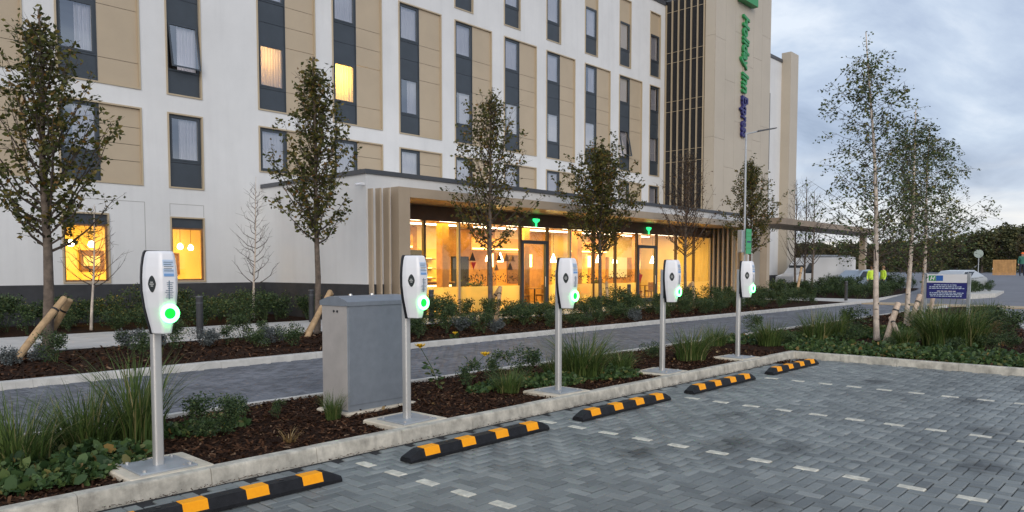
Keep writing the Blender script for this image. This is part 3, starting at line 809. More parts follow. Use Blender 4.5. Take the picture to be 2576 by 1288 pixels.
for i in range(7):
    y = FRY + .05 + i * .27
    b = HMB(); b.prism([(PX1 - .16, y), (PX1 - .12, y - .03), (PX1 + .02, y - .02), (PX1 + .02, y + .06), (PX1 - .12, y + .05)], 0.09, 3.81); b.build('fin', 'portal')
b = HMB(); b.box(PX0, PX1 - .1, GY - .02, GY + .08, 3.31, 3.815); b.build('bulkhead', 'darkbrown')
# glazing: mullions and panes
mull = [14.52, 15.6, 16.69, 18.3, 19.85, 21.57, 23.2, 24.64, 26.3, 27.95, 29.68, 31.4, 33.2, 35.0, 36.75]
for i, x in enumerate(mull):
    b = HMB(); b.box(x - .045, x + .045, GY - .02, GY + .10, 0.09, 3.31); b.build('mullion', 'portal' if i in (0, 3, 7, 14) else 'darkbrown')
DOORS = (5, 10)
for i in range(len(mull) - 1):
    a, c = mull[i] + .045, mull[i + 1] - .045
    if i in DOORS:
        dr = HMB(); dd = dr
        dr.box(a, c, GY - .03, GY + .09, 2.64, 2.78); dr.box(a, a + .11, GY - .03, GY + .09, .1, 2.64); dr.box(c - .11, c, GY - .03, GY + .09, .1, 2.64); dr.box(a + .11, c - .11, GY - .03, GY + .09, .1, .28)
        door = dr.build('door', 'anthracite')
        b = HMB(); b.quad((a + .11, GY + .03, .28), (c - .11, GY + .03, .28), (c - .11, GY + .03, 2.64), (a + .11, GY + .03, 2.64)); b.build('glass_pane', 'shopglass', door)
        b = HMB(); b.tube([(c - .2, GY - .09, .95), (c - .2, GY - .09, 1.35)], .016, 8); b.build('door_handle', 'steel', door)
        b = HMB(); b.quad((a, GY + .03, 2.78), (c, GY + .03, 2.78), (c, GY + .03, 3.31), (a, GY + .03, 3.31)); b.build('glass_pane', 'shopglass')
        xm = (a + c) / 2
        ex = tag(empty('exit_light', (xm, GY - .08, 3.30)), 'green glowing exit light above the %s glazed door' % ('first' if i == 5 else 'farther'), 'light')
        m = MB(); m.prism_y([(-.02, 0), (.02, 0), (.02, .16), (.17, .25), (.17, .33), (-.17, .33), (-.17, .25), (-.02, .16)], -.03, .03); m.build('lamp_body', 'greenlamp', ex)
        m = MB(); m.box(-.06, .06, -.03, .06, .33, .36); m.build('bracket', 'steel', ex)
    else:
        b = HMB(); b.quad((a, GY + .03, .12), (c, GY + .03, .12), (c, GY + .03, 3.31), (a, GY + .03, 3.31)); b.build('glass_pane', 'shopglass')
# lounge inside
for x0, x1, z0, z1, mm in ((14.6, 16.3, .1, 2.1, 'woodwarm'), (16.4, 20.0, .1, 3.4, 'woodwarm'), (20.1, 21.6, .1, 2.5, 'yellowwall'), (21.7, 24.6, .1, 3.4, 'woodwarm'), (24.7, 26.9, .1, 2.4, 'orangewall'), (27.0, 28.6, .1, 3.4, 'woodwarm'), (28.7, 31.6, .1, 2.2, 'yellowwall'), (31.7, 33.2, .1, 3.4, 'orangewall'), (33.3, 36.7, .1, 2.3, 'woodwarm')):
    b = HMB(); b.box(x0, x1, FY - .16, FY - .1, z0, z1); b.build('wall_panel', mm)
for x in (19.2, 23.9, 27.6, 32.6):
    b = HMB(); b.cbox(x, x + .35, 21.4, 21.75, .1, 3.45, .01); b.build('column', 'woodwarm')
for x0, x1 in ((15.0, 19.0), (22.2, 25.6), (29.0, 32.0)):
    b = HMB(); b.box(x0, x1, 22.9, 23.0, 2.45, 3.0); b.build('ceiling_baffle', 'woodwarm')
    b = HMB(); b.box(x0 + .05, x1 - .05, 22.86, 22.899, 2.50, 2.56); b.build('strip_light', 'amber')
b = HMB(); b.box(PX0, PX1, FY - .1, FY - .02, .1, 3.6); b.box(PX0 - .02, PX0 + .06, GY + .1, FY, .1, 3.6); b.box(PX1 - .06, PX1 + .02, GY + .1, FY, .1, 3.6); b.build('lounge_wall', 'warmwall')
b = HMB(); b.box(PX0, PX1, GY + .1, FY - .1, 3.45, 3.6); b.build('lounge_ceiling', 'warmceil')
b = HMB(); b.box(PX0, PX1, GY - .02, FY - .1, 0.0, 0.095); b.build('lounge_floor', 'woodfloor')
for i in range(6):
    x = 16.2 + i * 3.6
    area('ceiling_light', (x, 21.6, 3.40), (1, .65, .08), (200, 120, 170, 110, 190, 120)[i], 2.6, 1.6)
    for y in (20.7, 22.6):
        b = HMB(); b.box(x - 1.3, x + 1.3, y - .06, y + .06, 3.40, 3.449); b.build('strip_light', 'lampwhite')
bar = tag(empty('bar_counter', (17.8, 22.5, .095)), 'long wooden bar counter with glowing shelves behind the shop glass', 'counter')
m = MB(); m.cbox(-2.6, 2.6, -.35, .35, 0, 1.0, .02); m.build('front', 'wood', bar)
m = MB(); m.cbox(-2.7, 2.7, -.42, .42, 1.0, 1.06, .01); m.build('worktop', 'wood', bar)
m = MB(); m.box(-2.55, 2.55, -.36, -.352, .86, .93); m.build('strip_light', 'amber', bar)
shelf = tag(empty('back_shelf', (18.2, 23.72, .095)), 'lit bottle shelving against the lounge back wall', 'shelf')
for z in (1.15, 1.55, 1.95):
    m = MB(); m.box(-2.6, 2.6, -.12, .16, z, z + .04); m.build('shelf_board', 'wood', shelf)
    m = MB(); m.box(-2.6, 2.6, .12, .15, z + .045, z + .075); m.build('strip_light', 'amber', shelf)
bmat = [mat('bottle_%d' % i, c, .15) for i, c in enumerate(((.03, .10, .04), (.25, .10, .02), (.5, .45, .35), (.05, .05, .12)))]
for q in range(26):
    z = (1.19, 1.59)[q % 2]; x = -2.4 + q * .185
    m = MB(); m.tube([(0, 0, 0), (0, 0, .18), (0, 0, .22), (0, 0, .3)], [.04, .04, .015, .014], 8); o = m.build('bottle', bmat[q % 4], None, True); o.location = (18.2 + x, 23.72, .095 + z)
    tag(o, 'small bottle on the lit shelving at the back of the lounge', 'bottle', 'bottles on the lounge shelving')
def table(x, y):
    t = tag(empty('cafe_table', (x, y, .095)), 'round cafe table inside the glazed lounge', 'table', 'tables in the lounge')
    m = MB(); m.tube([(0, 0, .72), (0, 0, .75)], .36, 20); m.build('tabletop', 'wood', t)
    m = MB(); m.tube([(0, 0, .02), (0, 0, .72)], .035, 8); m.build('pedestal', 'blackplastic', t)
    m = MB(); m.tube([(0, 0, 0), (0, 0, .02)], .22, 16); m.build('foot', 'blackplastic', t)
def chair(x, y, rz, cm):
    t = tag(empty('cafe_chair', (x, y, .095), rz), 'low upholstered chair beside a lounge table', 'chair', 'chairs in the lounge')
    m = MB(); m.cbox(-.22, .22, -.22, .22, .40, .48, .03); m.build('seat', cm, t)
    m = MB(); m.cbox(-.22, .22, .17, .23, .48, .88, .02); m.build('backrest', cm, t)
    for sx in (-1, 1):
        for sy in (-1, 1):
            m = MB(); m.tube([(sx * .2, sy * .19, 0), (sx * .17, sy * .17, .40)], [.014, .02], 6); m.build('leg', 'wood', t)
for i, (x, y) in enumerate(((15.6, 20.6), (20.6, 20.8), (24.0, 20.9), (26.6, 20.7), (28.9, 21.2), (32.4, 20.8), (34.6, 21.0))):
    table(x, y)
    for s_ in (-1, 1): chair(x + s_ * .62, y + .1, -s_ * math.pi / 2, ['red', 'navycloth', 'wood'][i % 3])
for i, (x, y) in enumerate(((16.4, 21.0), (20.9, 20.6), (22.3, 21.3), (25.6, 21.2), (28.4, 20.8), (30.6, 21.4), (33.4, 21.0))):
    p = tag(empty('pendant_lamp', (x, y, 1.95)), 'bright cone pendant lamp hanging behind the lounge glazing', 'lamp', 'pendants in the glazed lounge')
    m = MB(); m.tube([(0, 0, 0), (0, 0, .08), (0, 0, .28), (0, 0, .38)], [.13, .12, .05, .015], 14); m.build('lamp_shade', 'lampwarm', p, True)
    m = MB(); m.tube([(0, 0, .37), (0, 0, 1.5)], .008, 5); m.build('cord', 'blackplastic', p)
    point('pendant_light', (x, y, 1.82), (1, .66, .16), 26, .08)
for x0, x1, z0, z1, mm in ((21.9, 22.9, .9, 2.2, 'navycloth'), (25.4, 26.6, 1.0, 2.3, 'wood'), (30.2, 30.9, 1.2, 2.1, 'red'), (33.5, 35.2, 1.2, 2.3, 'signwhite')):
    b = HMB(); b.box(x0, x1, FY - .21, FY - .161, z0, z1); b.build('wall_picture', mm)
for i, x in enumerate((24.3, 26.95, 31.65)):
    b = HMB(); b.tube([(x, FY - .24, 1.75), (x, FY - .24, 2.35)], .09, 10); b.build('wall_lamp', 'amber')
for x0, x1 in ((16.6, 17.9), (18.1, 19.4)):
    b = HMB(); b.box(x0, x1, 22.8, 22.84, 1.9, 2.4); b.build('menu_board', 'navycloth')
for i, (x, y) in enumerate(((19.9, 20.2), (25.2, 20.1), (27.4, 20.2), (33.9, 20.2))):
    pl = tag(empty('indoor_plant', (x, y, .095)), 'leafy potted plant just inside the lounge glazing', 'plant', 'potted plants in the lounge')
    m = MB(); m.tube([(0, 0, 0), (0, 0, .45)], [.15, .2], 14); m.build('pot', 'navycloth', pl)
    rr_ = np.random.default_rng(700 + i); P = rr_.normal(0, .17, (160, 3)) + [0, 0, .85]; P[:, 2] = np.clip(P[:, 2], .46, 1.5)
    V, F = leaves(P, .16, 710 + i, droop=.1, aspect=.4); np_mesh('foliage', V, F, 'leafshrub', pl)
# vinyl on the glass: triangles, confetti and a frosted band
def tri(b, x, z, s, up=1): b.add([(x - s, GY - .012, z), (x + s, GY - .012, z), (x, GY - .012, z + up * s * 2.0), (x - s, GY - .006, z), (x + s, GY - .006, z), (x, GY - .006, z + up * s * 2.0)], [(0, 1, 2), (3, 5, 4), (0, 3, 4, 1), (1, 4, 5, 2), (2, 5, 3, 0)])
for x, z, s, c in ((18.95, 1.95, .16, 'decal'), (19.0, 1.9, .13, 'red'), (20.35, 1.95, .15, 'decal'), (20.75, 1.95, .15, 'wood'), (21.1, 1.95, .13, 'wood'), (20.95, 1.62, .15, 'decal'), (20.2, 1.6, .12, 'wood'), (29.95, 1.4, .2, 'red')):
    b = HMB(); tri(b, x, z, s, -1 if c == 'red' else 1); b.build('window_sticker', c)
cv = HMB(); r = random.Random(5)
for i in range(420):
    x = r.choice([r.uniform(18.5, 21.4), r.uniform(23.3, 26.2), r.uniform(26.3, 29.4)]); z = 1.28 + abs(r.gauss(0, .13)) * r.choice([1, 1, -.5]); s = r.uniform(.018, .04)
    cv.add([(x - s, GY - .014, z), (x, GY - .014, z - s), (x + s, GY - .014, z), (x, GY - .014, z + s)], [(0, 1, 2, 3)])
stuff(cv.build('confetti_sticker', 'decal'))
frost, N_, L_, b_ = nodes_of('frosted_film')
N_.remove(b_)
t1 = N_.new('ShaderNodeBsdfTransparent'); t2 = N_.new('ShaderNodeBsdfTranslucent'); t2.inputs[0].default_value = (.85, .8, .7, 1)
mxs = N_.new('ShaderNodeMixShader'); mxs.inputs[0].default_value = .55
L_.new(t1.outputs[0], mxs.inputs[1]); L_.new(t2.outputs[0], mxs.inputs[2]); L_.new(mxs.outputs[0], N_['Material Output'].inputs[0])
for i in range(len(mull) - 1):
    if i in DOORS or i < 2: continue
    b = HMB(); b.quad((mull[i] + .05, GY + .012, .14), (mull[i + 1] - .05, GY + .012, .14), (mull[i + 1] - .05, GY + .012, 1.02), (mull[i] + .05, GY + .012, 1.02)); b.build('frosted_film', frost)
# security camera on the wing's corner
cc = tag(empty('security_camera', (13.0, 18.1, 4.12)), 'small white security camera on the corner of the single-storey wing', 'camera')
m = MB(); m.box(.03, .2, -.03, .03, -.02, .05); m.build('bracket', 'signwhite', cc)
m = MB(); m.tube([(-.12, 0, -.03), (.06, 0, 0)], [.035, .04], 10); m.build('camera_body', 'signwhite', cc)

# ---- tower and stair wall
TX0, TX1, TY, TZ = 39.34, 46.6, 20.75, 22.5
b = HMB(); b.box(TX0 + .03, TX1 - .03, TY + .03, FY + 6, 0, TZ - .05); b.build('tower_core', 'joint')
def tower_panels(axis, a0, a1, cols_, joints, off):
    for i in range(len(cols_) - 1):
        js = [0.05] + joints[i % len(joints)] + [TZ]
        for z0, z1 in zip(js, js[1:]):
            b = HMB()
            if axis == 'y': b.box(cols_[i] + .006, cols_[i + 1] - .006, TY, TY + .03, z0 + .006, z1 - .006)
            else: b.box(TX0, TX0 + .03, cols_[i] + .006, cols_[i + 1] - .006, z0 + .006, z1 - .006)
            b.build('cladding_panel', 'tower')
tower_panels('y', TX0, TX1, [TX0, 40.55, 41.75, 42.95, 44.15, 45.35, TX1],
             [[9.15, 14.8, 20.5], [7.6, 12.6, 18.3], [10.4, 15.6], [8.9, 13.9, 19.0], [9.6, 14.6], [10.6, 16.2]], 0)
tower_panels('x', 0, 0, [TY + .03, 21.40], [[9.2, 14.9, 20.5]], 0)
b = HMB(); b.box(TX1 - .03, TX1, TY + .03, FY, .05, TZ); b.build('cladding_panel', 'tower')
# glazed stair wall facing along the street
SY0, SY1 = 21.42, 24.0
bands = [(4.6, 5.2), (7.98, 8.66), (10.95, 11.55), (13.8, 14.4), (16.75, 17.6)]
b = HMB(); b.quad((TX0 + .05, SY0, 4.4), (TX0 + .05, SY1, 4.4), (TX0 + .05, SY1, 17.4), (TX0 + .05, SY0, 17.4)); b.build('stair_glazing', 'stairglass')
for z0, z1 in bands:
    b = HMB(); b.box(TX0 + .035, TX0 + .044, SY0, SY1, z0, z1); b.build('spandrel', 'anthracite')
    for zz in (z0, z1):
        b = HMB(); b.box(TX0 - .0, TX0 + .03, SY0, SY1, zz - .011, zz + .011); b.build('transom', 'trim')
nf = 7
for i in range(nf):
    y = SY0 + .02 + (SY1 - SY0 - .1) * i / (nf - 1)
    b = HMB(); b.box(TX0 - .10, TX0 + .03, y, y + .038, 4.5, 17.4); b.build('fin', 'trim')
for i in range(4):
    z = 5.3 + i * 2.93
    b = HMB(); b.box(TX0 + .12, TX0 + .75, SY0 + .1, SY1 - .2, z, z + .12); b.build('stair_landing', 'room')
b = HMB(); b.box(TX0 + .02, TX1, SY0, SY1, 17.4, 17.5); b.build('stair_roof', 'coping')
b = HMB(); b.box(TX0 - .18, TX0 + .03, SY0, SY1, 4.40, 4.5); b.build('stair_sill', 'trim')
for y, z in ((23.0, 8.35), (23.1, 13.3), (21.7, 13.2)):
    b = HMB(); b.box(TX0 + .12, TX0 + .16, y, y + .16, z - .2, z - .1); b.build('exit_marker', 'greenlamp')
# right-hand end of the facade: pilaster and a dark window strip
b = HMB(); b.box(55.9, 57.3, 23.3, FY + .02, 0, 17.9); b.build('pilaster', 'tower')
b = HMB(); b.box(53.3, 53.95, FY - .02, FY + .02, 9.0, 14.6); b.build('window_strip', 'anthracite')
b = HMB(); b.box(53.3, 53.95, FY - .02, FY + .02, 4.9, 8.4); b.build('window_strip', 'anthracite')

# ---- lettering on the tower
def text_mesh(s, size, depth, shear=0.0, space=1.0, bold=0.0):
    cu = bpy.data.curves.new('txt', 'FONT'); cu.body = s; cu.size = size; cu.extrude = depth; cu.shear = shear; cu.space_character = space; cu.offset = bold
    cu.resolution_u = 3
    o = bpy.data.objects.new('txt', cu); col.objects.link(o)
    me = bpy.data.meshes.new_from_object(o)
    bpy.data.objects.remove(o); bpy.data.curves.remove(cu)
    return me
def place_vertical(name, s, x, z_top, z_bot, size, m, parent):
    me = text_mesh(s, size, 0.07, 0.25 if m == 'greenletter' else 0.15, 1.0, 0.03)
    xs = [v.co.x for v in me.vertices]; w0, w1 = min(xs), max(xs); k_ = (z_top - z_bot) / (w1 - w0)
    for v in me.vertices:
        a, c, d = (v.co.x - w0) * k_, v.co.y, v.co.z
        v.co = (c, -d - .10, -a)              # reads downwards, letter tops to +X
    me.materials.append(M[m]); me.update()
    o = link(name, me, parent); o.location = (x, 0, z_top - 9.5); return o
sg = tag(empty('tower_sign', (42.4, TY, 9.5)), 'tall vertical sign of green and navy letters with a green box on the tower', 'sign')
place_vertical('green_lettering', 'Holiday Inn', 0.12, 16.75, 12.15, 1.05, 'greenletter', sg)
place_vertical('navy_lettering', 'Express', 0.12, 12.0, 9.55, 0.98, 'navy', sg)
m = MB(); m.cbox(-.55, 1.45, -.42, -.02, 7.9, 10.1, .05); lb = m.build('logo_box', 'greenletter', sg)
me = text_mesh('H', 1.9, .03, .25, 1, .03)
for v in me.vertices: v.co = (v.co.x - .2, -.44 + v.co.z * .3, v.co.y + 8.3)
me.materials.append(M['signwhite']); link('logo_letter', me, lb)
m = MB(); m.box(0.35, 0.45, -.05, -.02, 0, 7.3); m.build('mounting_rail', 'tower', sg)

# ---- entrance canopy past the wing
cp = tag(empty('entrance_canopy', (48, 18, 0)), 'thin brown entrance canopy with curved end beyond the tower', 'canopy')
pts = [(-9.2, 0.5), (-9.2, -1.6)] + [(8.2 * math.cos(R(a)) , -1.6 + 2.1 * math.sin(R(a)) * 1 - 0.0) for a in range(-80, 81, 16)]
pts = [(-9.2, 1.0), (-9.2, -1.4), (6.0, -1.4), (7.6, -1.1), (8.6, -.4), (9.0, .5), (9.0, 1.0)]
m = MB(); m.prism(pts, 4.06, 4.38); m.build('roof', mat('canopy_brown', (0.24, 0.18, 0.125), .5, var=.2), cp)
for x in (-8.9, 7.0):
    m = MB(); m.box(x, x + .35, -.6, -.2, 0, 4.02); m.build('post', 'portal', cp)

# ================================================================ CHARGING POINTS
PLAN = [(-.125, .02), (-.117, -.030), (-.069, -.138), (-.048, -.156), (.048, -.156), (.069, -.138), (.117, -.030), (.125, .02)]
def prof(t):      # outline scale over the height of the head
    zs = [0, .04, .10, .20, .32, .42, .50, .57, .605, .62]; sx = [.54, .60, .71, .88, 1.0, 1.01, .97, .89, .82, .74]; sy = [.66, .72, .80, .92, 1, 1, .97, .90, .84, .72]
    return float(np.interp(t, zs, sx)), float(np.interp(t, zs, sy))
HZ = 1.04       # foot of the head above the pad
def make_charger():
    c = empty('charging_point')
    m = MB(); m.cbox(-.31, .33, -.27, .33, -.12, 0, .012); m.build('concrete_pad', 'pad', c)
    m = MB(); m.cbox(-.215, .215, -.215, .215, .0, .014, .004); m.build('base_plate', 'galv', c)
    for sx in (-1, 1):
        for sy in (-1, 1):
            m = MB(); m.tube([(sx * .17, sy * .17, .012), (sx * .17, sy * .17, .030)], .014, 6); m.build('bolt', 'steel', c)
    post = []
    for z in (.012, 1.52):
        post.append([(.036 * math.copysign(1, math.cos(a)) * abs(math.cos(a)) ** .55, .036 * math.copysign(1, math.sin(a)) * abs(math.sin(a)) ** .55, z) for a in [2 * math.pi * k_ / 24 for k_ in range(24)]])
    m = MB(); m.loft(post); m.build('post', 'steel', c)
    zs = [0, .015, .04, .10, .20, .32, .42, .50, .57, .605, .62]
    y0 = -.112
    m = MB(); m.cbox(-.06, .06, -.072, -.034, 1.10, 1.42, .004); m.build('mounting_bracket', 'blackplastic', c)
    rings = []
    for z in zs:
        a, b_ = prof(z); rings.append([(x * a, y * b_ + y0, z + HZ) for x, y in PLAN])
    m = MB(); m.loft(rings); cover = m.build('front_cover', 'whiteplastic', c)
    bv = cover.modifiers.new('round', 'BEVEL'); bv.width = .012; bv.segments = 3; bv.limit_method = 'ANGLE'; bv.angle_limit = R(18)
    m = MB(); m.loft([[(x * prof(z)[0] * 1.05, y, z * 1.015 + HZ - .004) for x, y in ((-.125, y0 + .021), (.125, y0 + .021), (.125, y0 + .044), (-.125, y0 + .044))] for z in zs])
    m.build('back_shell', 'blackplastic', c)
    fz = lambda z: -.156 * prof(z)[1] + y0
    zr = .155
    yf = fz(zr) - .004
    m = MB(); n = 40; rings = []          # ring light
    for k_ in range(n):
        a = 2 * math.pi * k_ / n; rr = []
        for q in range(8):
            t = 2 * math.pi * q / 8; r_ = .056 + .015 * math.cos(t)
            rr.append((r_ * math.cos(a) + .006, yf - .010 - .012 * math.sin(t), HZ + zr + r_ * math.sin(a)))
        rings.append(rr)
    for k_ in range(n): m.loft([rings[k_], rings[(k_ + 1) % n]], False, False)
    sock = empty('socket', parent=c)
    m.build('ring_light', 'ring', sock, True)
    m = MB(); m.loft([[(.043 * math.cos(a) + .006, yf - d, HZ + zr + .043 * math.sin(a)) for a in [2 * math.pi * q / 28 for q in range(28)]] for d in (0, .009)]); m.build('socket_lid', 'ringcore', sock)
    # raised wedge round the socket
    m = MB(); m.loft([[(x, fz(z) + .004, HZ + z) for x, z in ((-.050, .155), (-.02, .23), (.05, .23), (.05, .08), (-.02, .08))], [(x * .9 + .002, fz(z) - .006, HZ + z) for x, z in ((-.040, .155), (-.015, .21), (.045, .21), (.045, .10), (-.015, .10))]]); m.build('socket_plate', 'whiteplastic', c)
    # printed strip
    yf2 = lambda z: fz(z) - .0025
    def slab(name, x0, x1, z0, z1, mm, th=.003, par=None):
        m = MB(); m.add([(x0, yf2(z0), HZ + z0), (x1, yf2(z0), HZ + z0), (x1, yf2(z1), HZ + z1), (x0, yf2(z1), HZ + z1), (x0, yf2(z0) + th, HZ + z0), (x1, yf2(z0) + th, HZ + z0), (x1, yf2(z1) + th, HZ + z1), (x0, yf2(z1) + th, HZ + z1)], [(0, 1, 2, 3), (7, 6, 5, 4), (0, 4, 5, 1), (1, 5, 6, 2), (2, 6, 7, 3), (3, 7, 4, 0)])
        return m.build(name, mm, par or c)
    st = slab('instruction_label', -.040, .040, .43, .555, 'sticker')
    yf2_old = yf2
    yf2 = lambda z: fz(z) - .004
    slab('print', -.035, .035, .432, .452, 'stickerblue', par=st)
    for q in range(5): slab('print', -.034, .034 - .012 * (q % 2), .47 + q * .016, .475 + q * .016, 'print', par=st)
    r = random.Random(3)
    for q in range(9): slab('print', -.03 + .02 * r.random(), .02 + .012 * r.random(), .27 + q * .014, .2745 + q * .014, 'print')
    slab('print', -.003, .003, .262, .40, 'print')
    # emblem on the left cheek
    def cheek(u, z, out):
        a, b_ = prof(z); p0 = Vector((-.117 * a, -.030 * b_ + y0, 0)); p1 = Vector((-.069 * a, -.138 * b_ + y0, 0)); p = p0.lerp(p1, u)
        n_ = Vector((-(p0.y - p1.y), -(p1.x - p0.x), 0)).normalized()
        p += n_ * out; return (p.x, p.y, HZ + z)
    def cheek_shape(name, uz, mm, o0, o1, par):
        m = MB(); m.loft([[cheek(u, z, o0) for u, z in uz], [cheek(u, z, o1) for u, z in uz]]); return m.build(name, mm, par)
    dz = []
    for k_ in range(24):
        a = 2 * math.pi * k_ / 24; s_, c_ = math.sin(a), math.cos(a)
        dz.append((.50 + .30 * math.copysign(abs(c_) ** 1.15, c_), .375 + .062 * math.copysign(abs(s_) ** 1.5, s_)))
    em = cheek_shape('emblem', dz, 'logodark', -.001, .004, c)
    for z, u0, u1 in ((.388, .40, .60), (.374, .34, .66), (.360, .42, .60)): cheek_shape('emblem_lettering', [(u0, z - .004), (u1, z - .004), (u1, z + .004), (u0, z + .004)], 'logolight', .002, .0055, em)
    return c
ch0 = make_charger()
CHX = [2.335, 4.80, 7.23, 9.68, 12.15]
where = ['beside the tall upright grass clump', 'close beside the grey steel cabinet', 'in front of the dense green grass clump', 'second from the kerb corner', 'next to the kerb corner by the birch bed']
for i, x in enumerate(CHX):
    o = ch0 if i == 0 else copy_tree(ch0)
    o.location = (x, 5.90, .125); o.rotation_euler = (R((0, .3, -.3, .2, -.2)[i]), R((.2, -.4, .3, -.2, .4)[i]), R((0, 1.5, -1.2, 2.0, -.8)[i]))
    tag(o, 'white charging post with green ring light, ' + where[i], 'charging point', 'charging points along the parking kerb')

# ================================================================ CABINET
cb = tag(empty('electrical_cabinet', (5.06, 6.92, .085), R(2.5)), 'tall grey galvanised steel electrical cabinet standing in the bark bed', 'cabinet')
w_, d_, h_ = .44, .225, 1.20
m = MB(); m.cbox(-w_ - .06, w_ + .06, -d_ - .06, d_ + .05, -.08, .03, .012); m.build('concrete_plinth', 'pad', cb)
m = MB(); m.cbox(-w_, w_, -d_, d_, .03, h_, .006); m.build('cabinet_body', 'cabinet', cb)
m = MB(); m.cbox(-w_ + .012, w_ - .008, -d_ - .008, -d_ + .002, .10, h_ - .02, .003); dr = m.build('door', 'cabinet', cb)
for z in (.35, .95):
    m = MB(); m.tube([(w_ - .05, -d_ - .006, z), (w_ - .05, -d_ - .016, z)], .016, 10); m.build('lock', 'steel', dr)
side = mat('cabinet_side_lit', (0.45, 0.41, 0.375), .5, metal=.3, var=.12, vscale=3, rvar=.1)  # patchy galvanised tone, with warm side light also painted into the lighter colour
m = MB(); m.box(-w_ - .004, -w_ + .002, -d_ + .008, d_ - .008, .05, h_ - .01); m.build('side_panel', side, cb)
lid = [(-d_ - .02, h_ - .03), (-d_ - .02, h_ + .015), (-d_ - .008, h_ + .025), (-.10, h_ + .065), (.0, h_ + .075), (.10, h_ + .065), (d_ + .008, h_ + .025), (d_ + .02, h_ + .015), (d_ + .02, h_ - .03)]
m = MB(); m.prism_x(lid, -w_ - .015, w_ + .015); ld = m.build('lid', 'cabinet', cb)
for x in (-.22, .08):
    m = MB(); m.tube([(x, 0, h_ + .070), (x, 0, h_ + .092)], [.022, .016], 10); m.build('lid_bolt', 'steel', ld)
for y in (-.06, .0):
    m = MB(); m.tube([(-w_ - .002, y, h_ - .09), (-w_ - .010, y, h_ - .09)], .014, 8); m.build('vent_hole', 'blackplastic', cb)

# ================================================================ WHEEL STOPS
def make_stop():
    s = empty('wheel_stop')
    L, hb, ht, H = .915, .075, .047, .10
    # long profile: ends slope down
    xs = [(-L, .0), (-L + .004, .055), (-L + .13, H), (L - .13, H), (L - .004, .055), (L, 0.0)]
    rings = []
    def ring_at(x, h):
        sc = h / H
        t = ht + (hb - ht) * (1 - sc) * .6
        tp = max(h, .004)
        return [(x, -hb, .003), (x, hb, .003), (x, hb, min(.028, tp * .5)), (x, t, tp), (x, -t, tp), (x, -hb, min(.028, tp * .5))]
    for x, h in ((-L, .045), (-L + .10, .092), (-L + .13, H), (L - .13, H), (L - .10, .092), (L, .045)): rings.append(ring_at(x, h))
    m = MB(); m.loft(rings); m.build('rubber_body', 'rubber', s)
    for x in (-.665, -.222, .222, .665):
        a, c_ = x - .085, x + .085; e_ = .0035
        def rr(x_): return [(x_, -hb + .006 - e_, .034), (x_, -ht - e_, H - .002), (x_, -ht + .003, H + e_), (x_, ht - .003, H + e_), (x_, ht + e_, H - .002), (x_, hb - .006 + e_, .034), (x_, hb - .012, .034), (x_, ht - .004, H - .006), (x_, -ht + .004, H - .006), (x_, -hb + .012, .034)]
        m = MB(); m.loft([rr(a), rr(c_)]); m.build('reflector', 'orange', s)
    for x in (-.44, .44):
        m = MB(); m.tube([(x, 0, H - .004), (x, 0, H + .004)], .016, 8); m.build('fixing_bolt', 'blackplastic', s)
    return s
st0 = make_stop()
for i, x in enumerate((2.38, 4.91, 7.29, 9.69, 12.15)):
    o = st0 if i == 0 else copy_tree(st0); o.location = (x, 4.93 + random.uniform(-.01, .01), 0.003); o.rotation_euler = (0, 0, R(random.uniform(-.5, .5)))
    tag(o, 'black rubber wheel stop with four orange patches, ' + ['cut off before the first charging post', 'in the bay past the steel cabinet', 'nearest the third charging post', 'nearest the fourth charging post', 'at the kerb corner'][i], 'wheel stop', 'wheel stops in the parking bays')

# ================================================================ PLANTS
def make_grass(name, n, h, spread, seed, m='blade', droop=1.0, width=.0062, stiff=.62):
    r = np.random.default_rng(seed); V = []; F = []
    for i in range(n):
        a = r.uniform(0, 6.283); rad = spread * math.sqrt(r.uniform(0, 1)) * .35
        x0, y0 = rad * math.cos(a), rad * math.sin(a)
        L = h * r.uniform(.45, 1.15); lean = (.12 + .88 * r.uniform(0, 1.0) ** .8) * spread * droop
        aa = a + r.normal(0, .5); dx, dy = math.cos(aa), math.sin(aa)
        w = width * r.uniform(.6, 1.4); sx, sy = -dy, dx
        tw = r.uniform(-.6, .6); sx, sy = sx * math.cos(tw) + dx * math.sin(tw), sy * math.cos(tw) + dy * math.sin(tw)
        o = len(V); ns = 5
        for k_ in range(ns + 1):
            t = k_ / ns; out = lean * (t ** 1.9) * L / h
            z = L * (t - .42 * (lean / max(.01, h)) * stiff * 2 * t ** 2.6 * .9)
            ww = w * (1 - t) ** .7 if t > .15 else w * .8
            V.append((x0 + dx * out + sx * ww, y0 + dy * out + sy * ww, z)); V.append((x0 + dx * out - sx * ww, y0 + dy * out - sy * ww, z))
        for k_ in range(ns): F.append((o + 2 * k_, o + 2 * k_ + 1, o + 2 * k_ + 3, o + 2 * k_ + 2))
    return V, F
def grass_mesh(n, h, spread, seed, m='blade', **k_):
    V, F = make_grass('g', n, h, spread, seed, m, **k_)
    o = np_mesh('ornamental_grass', V, F, m); me = o.data; bpy.data.objects.remove(o); return me
GM = [grass_mesh(420, .80, .66, 1), grass_mesh(300, 1.02, .60, 2, width=.007), grass_mesh(620, .84, .74, 3), grass_mesh(300, .56, .52, 4)]
GD = grass_mesh(36, .38, .22, 9, 'dry')
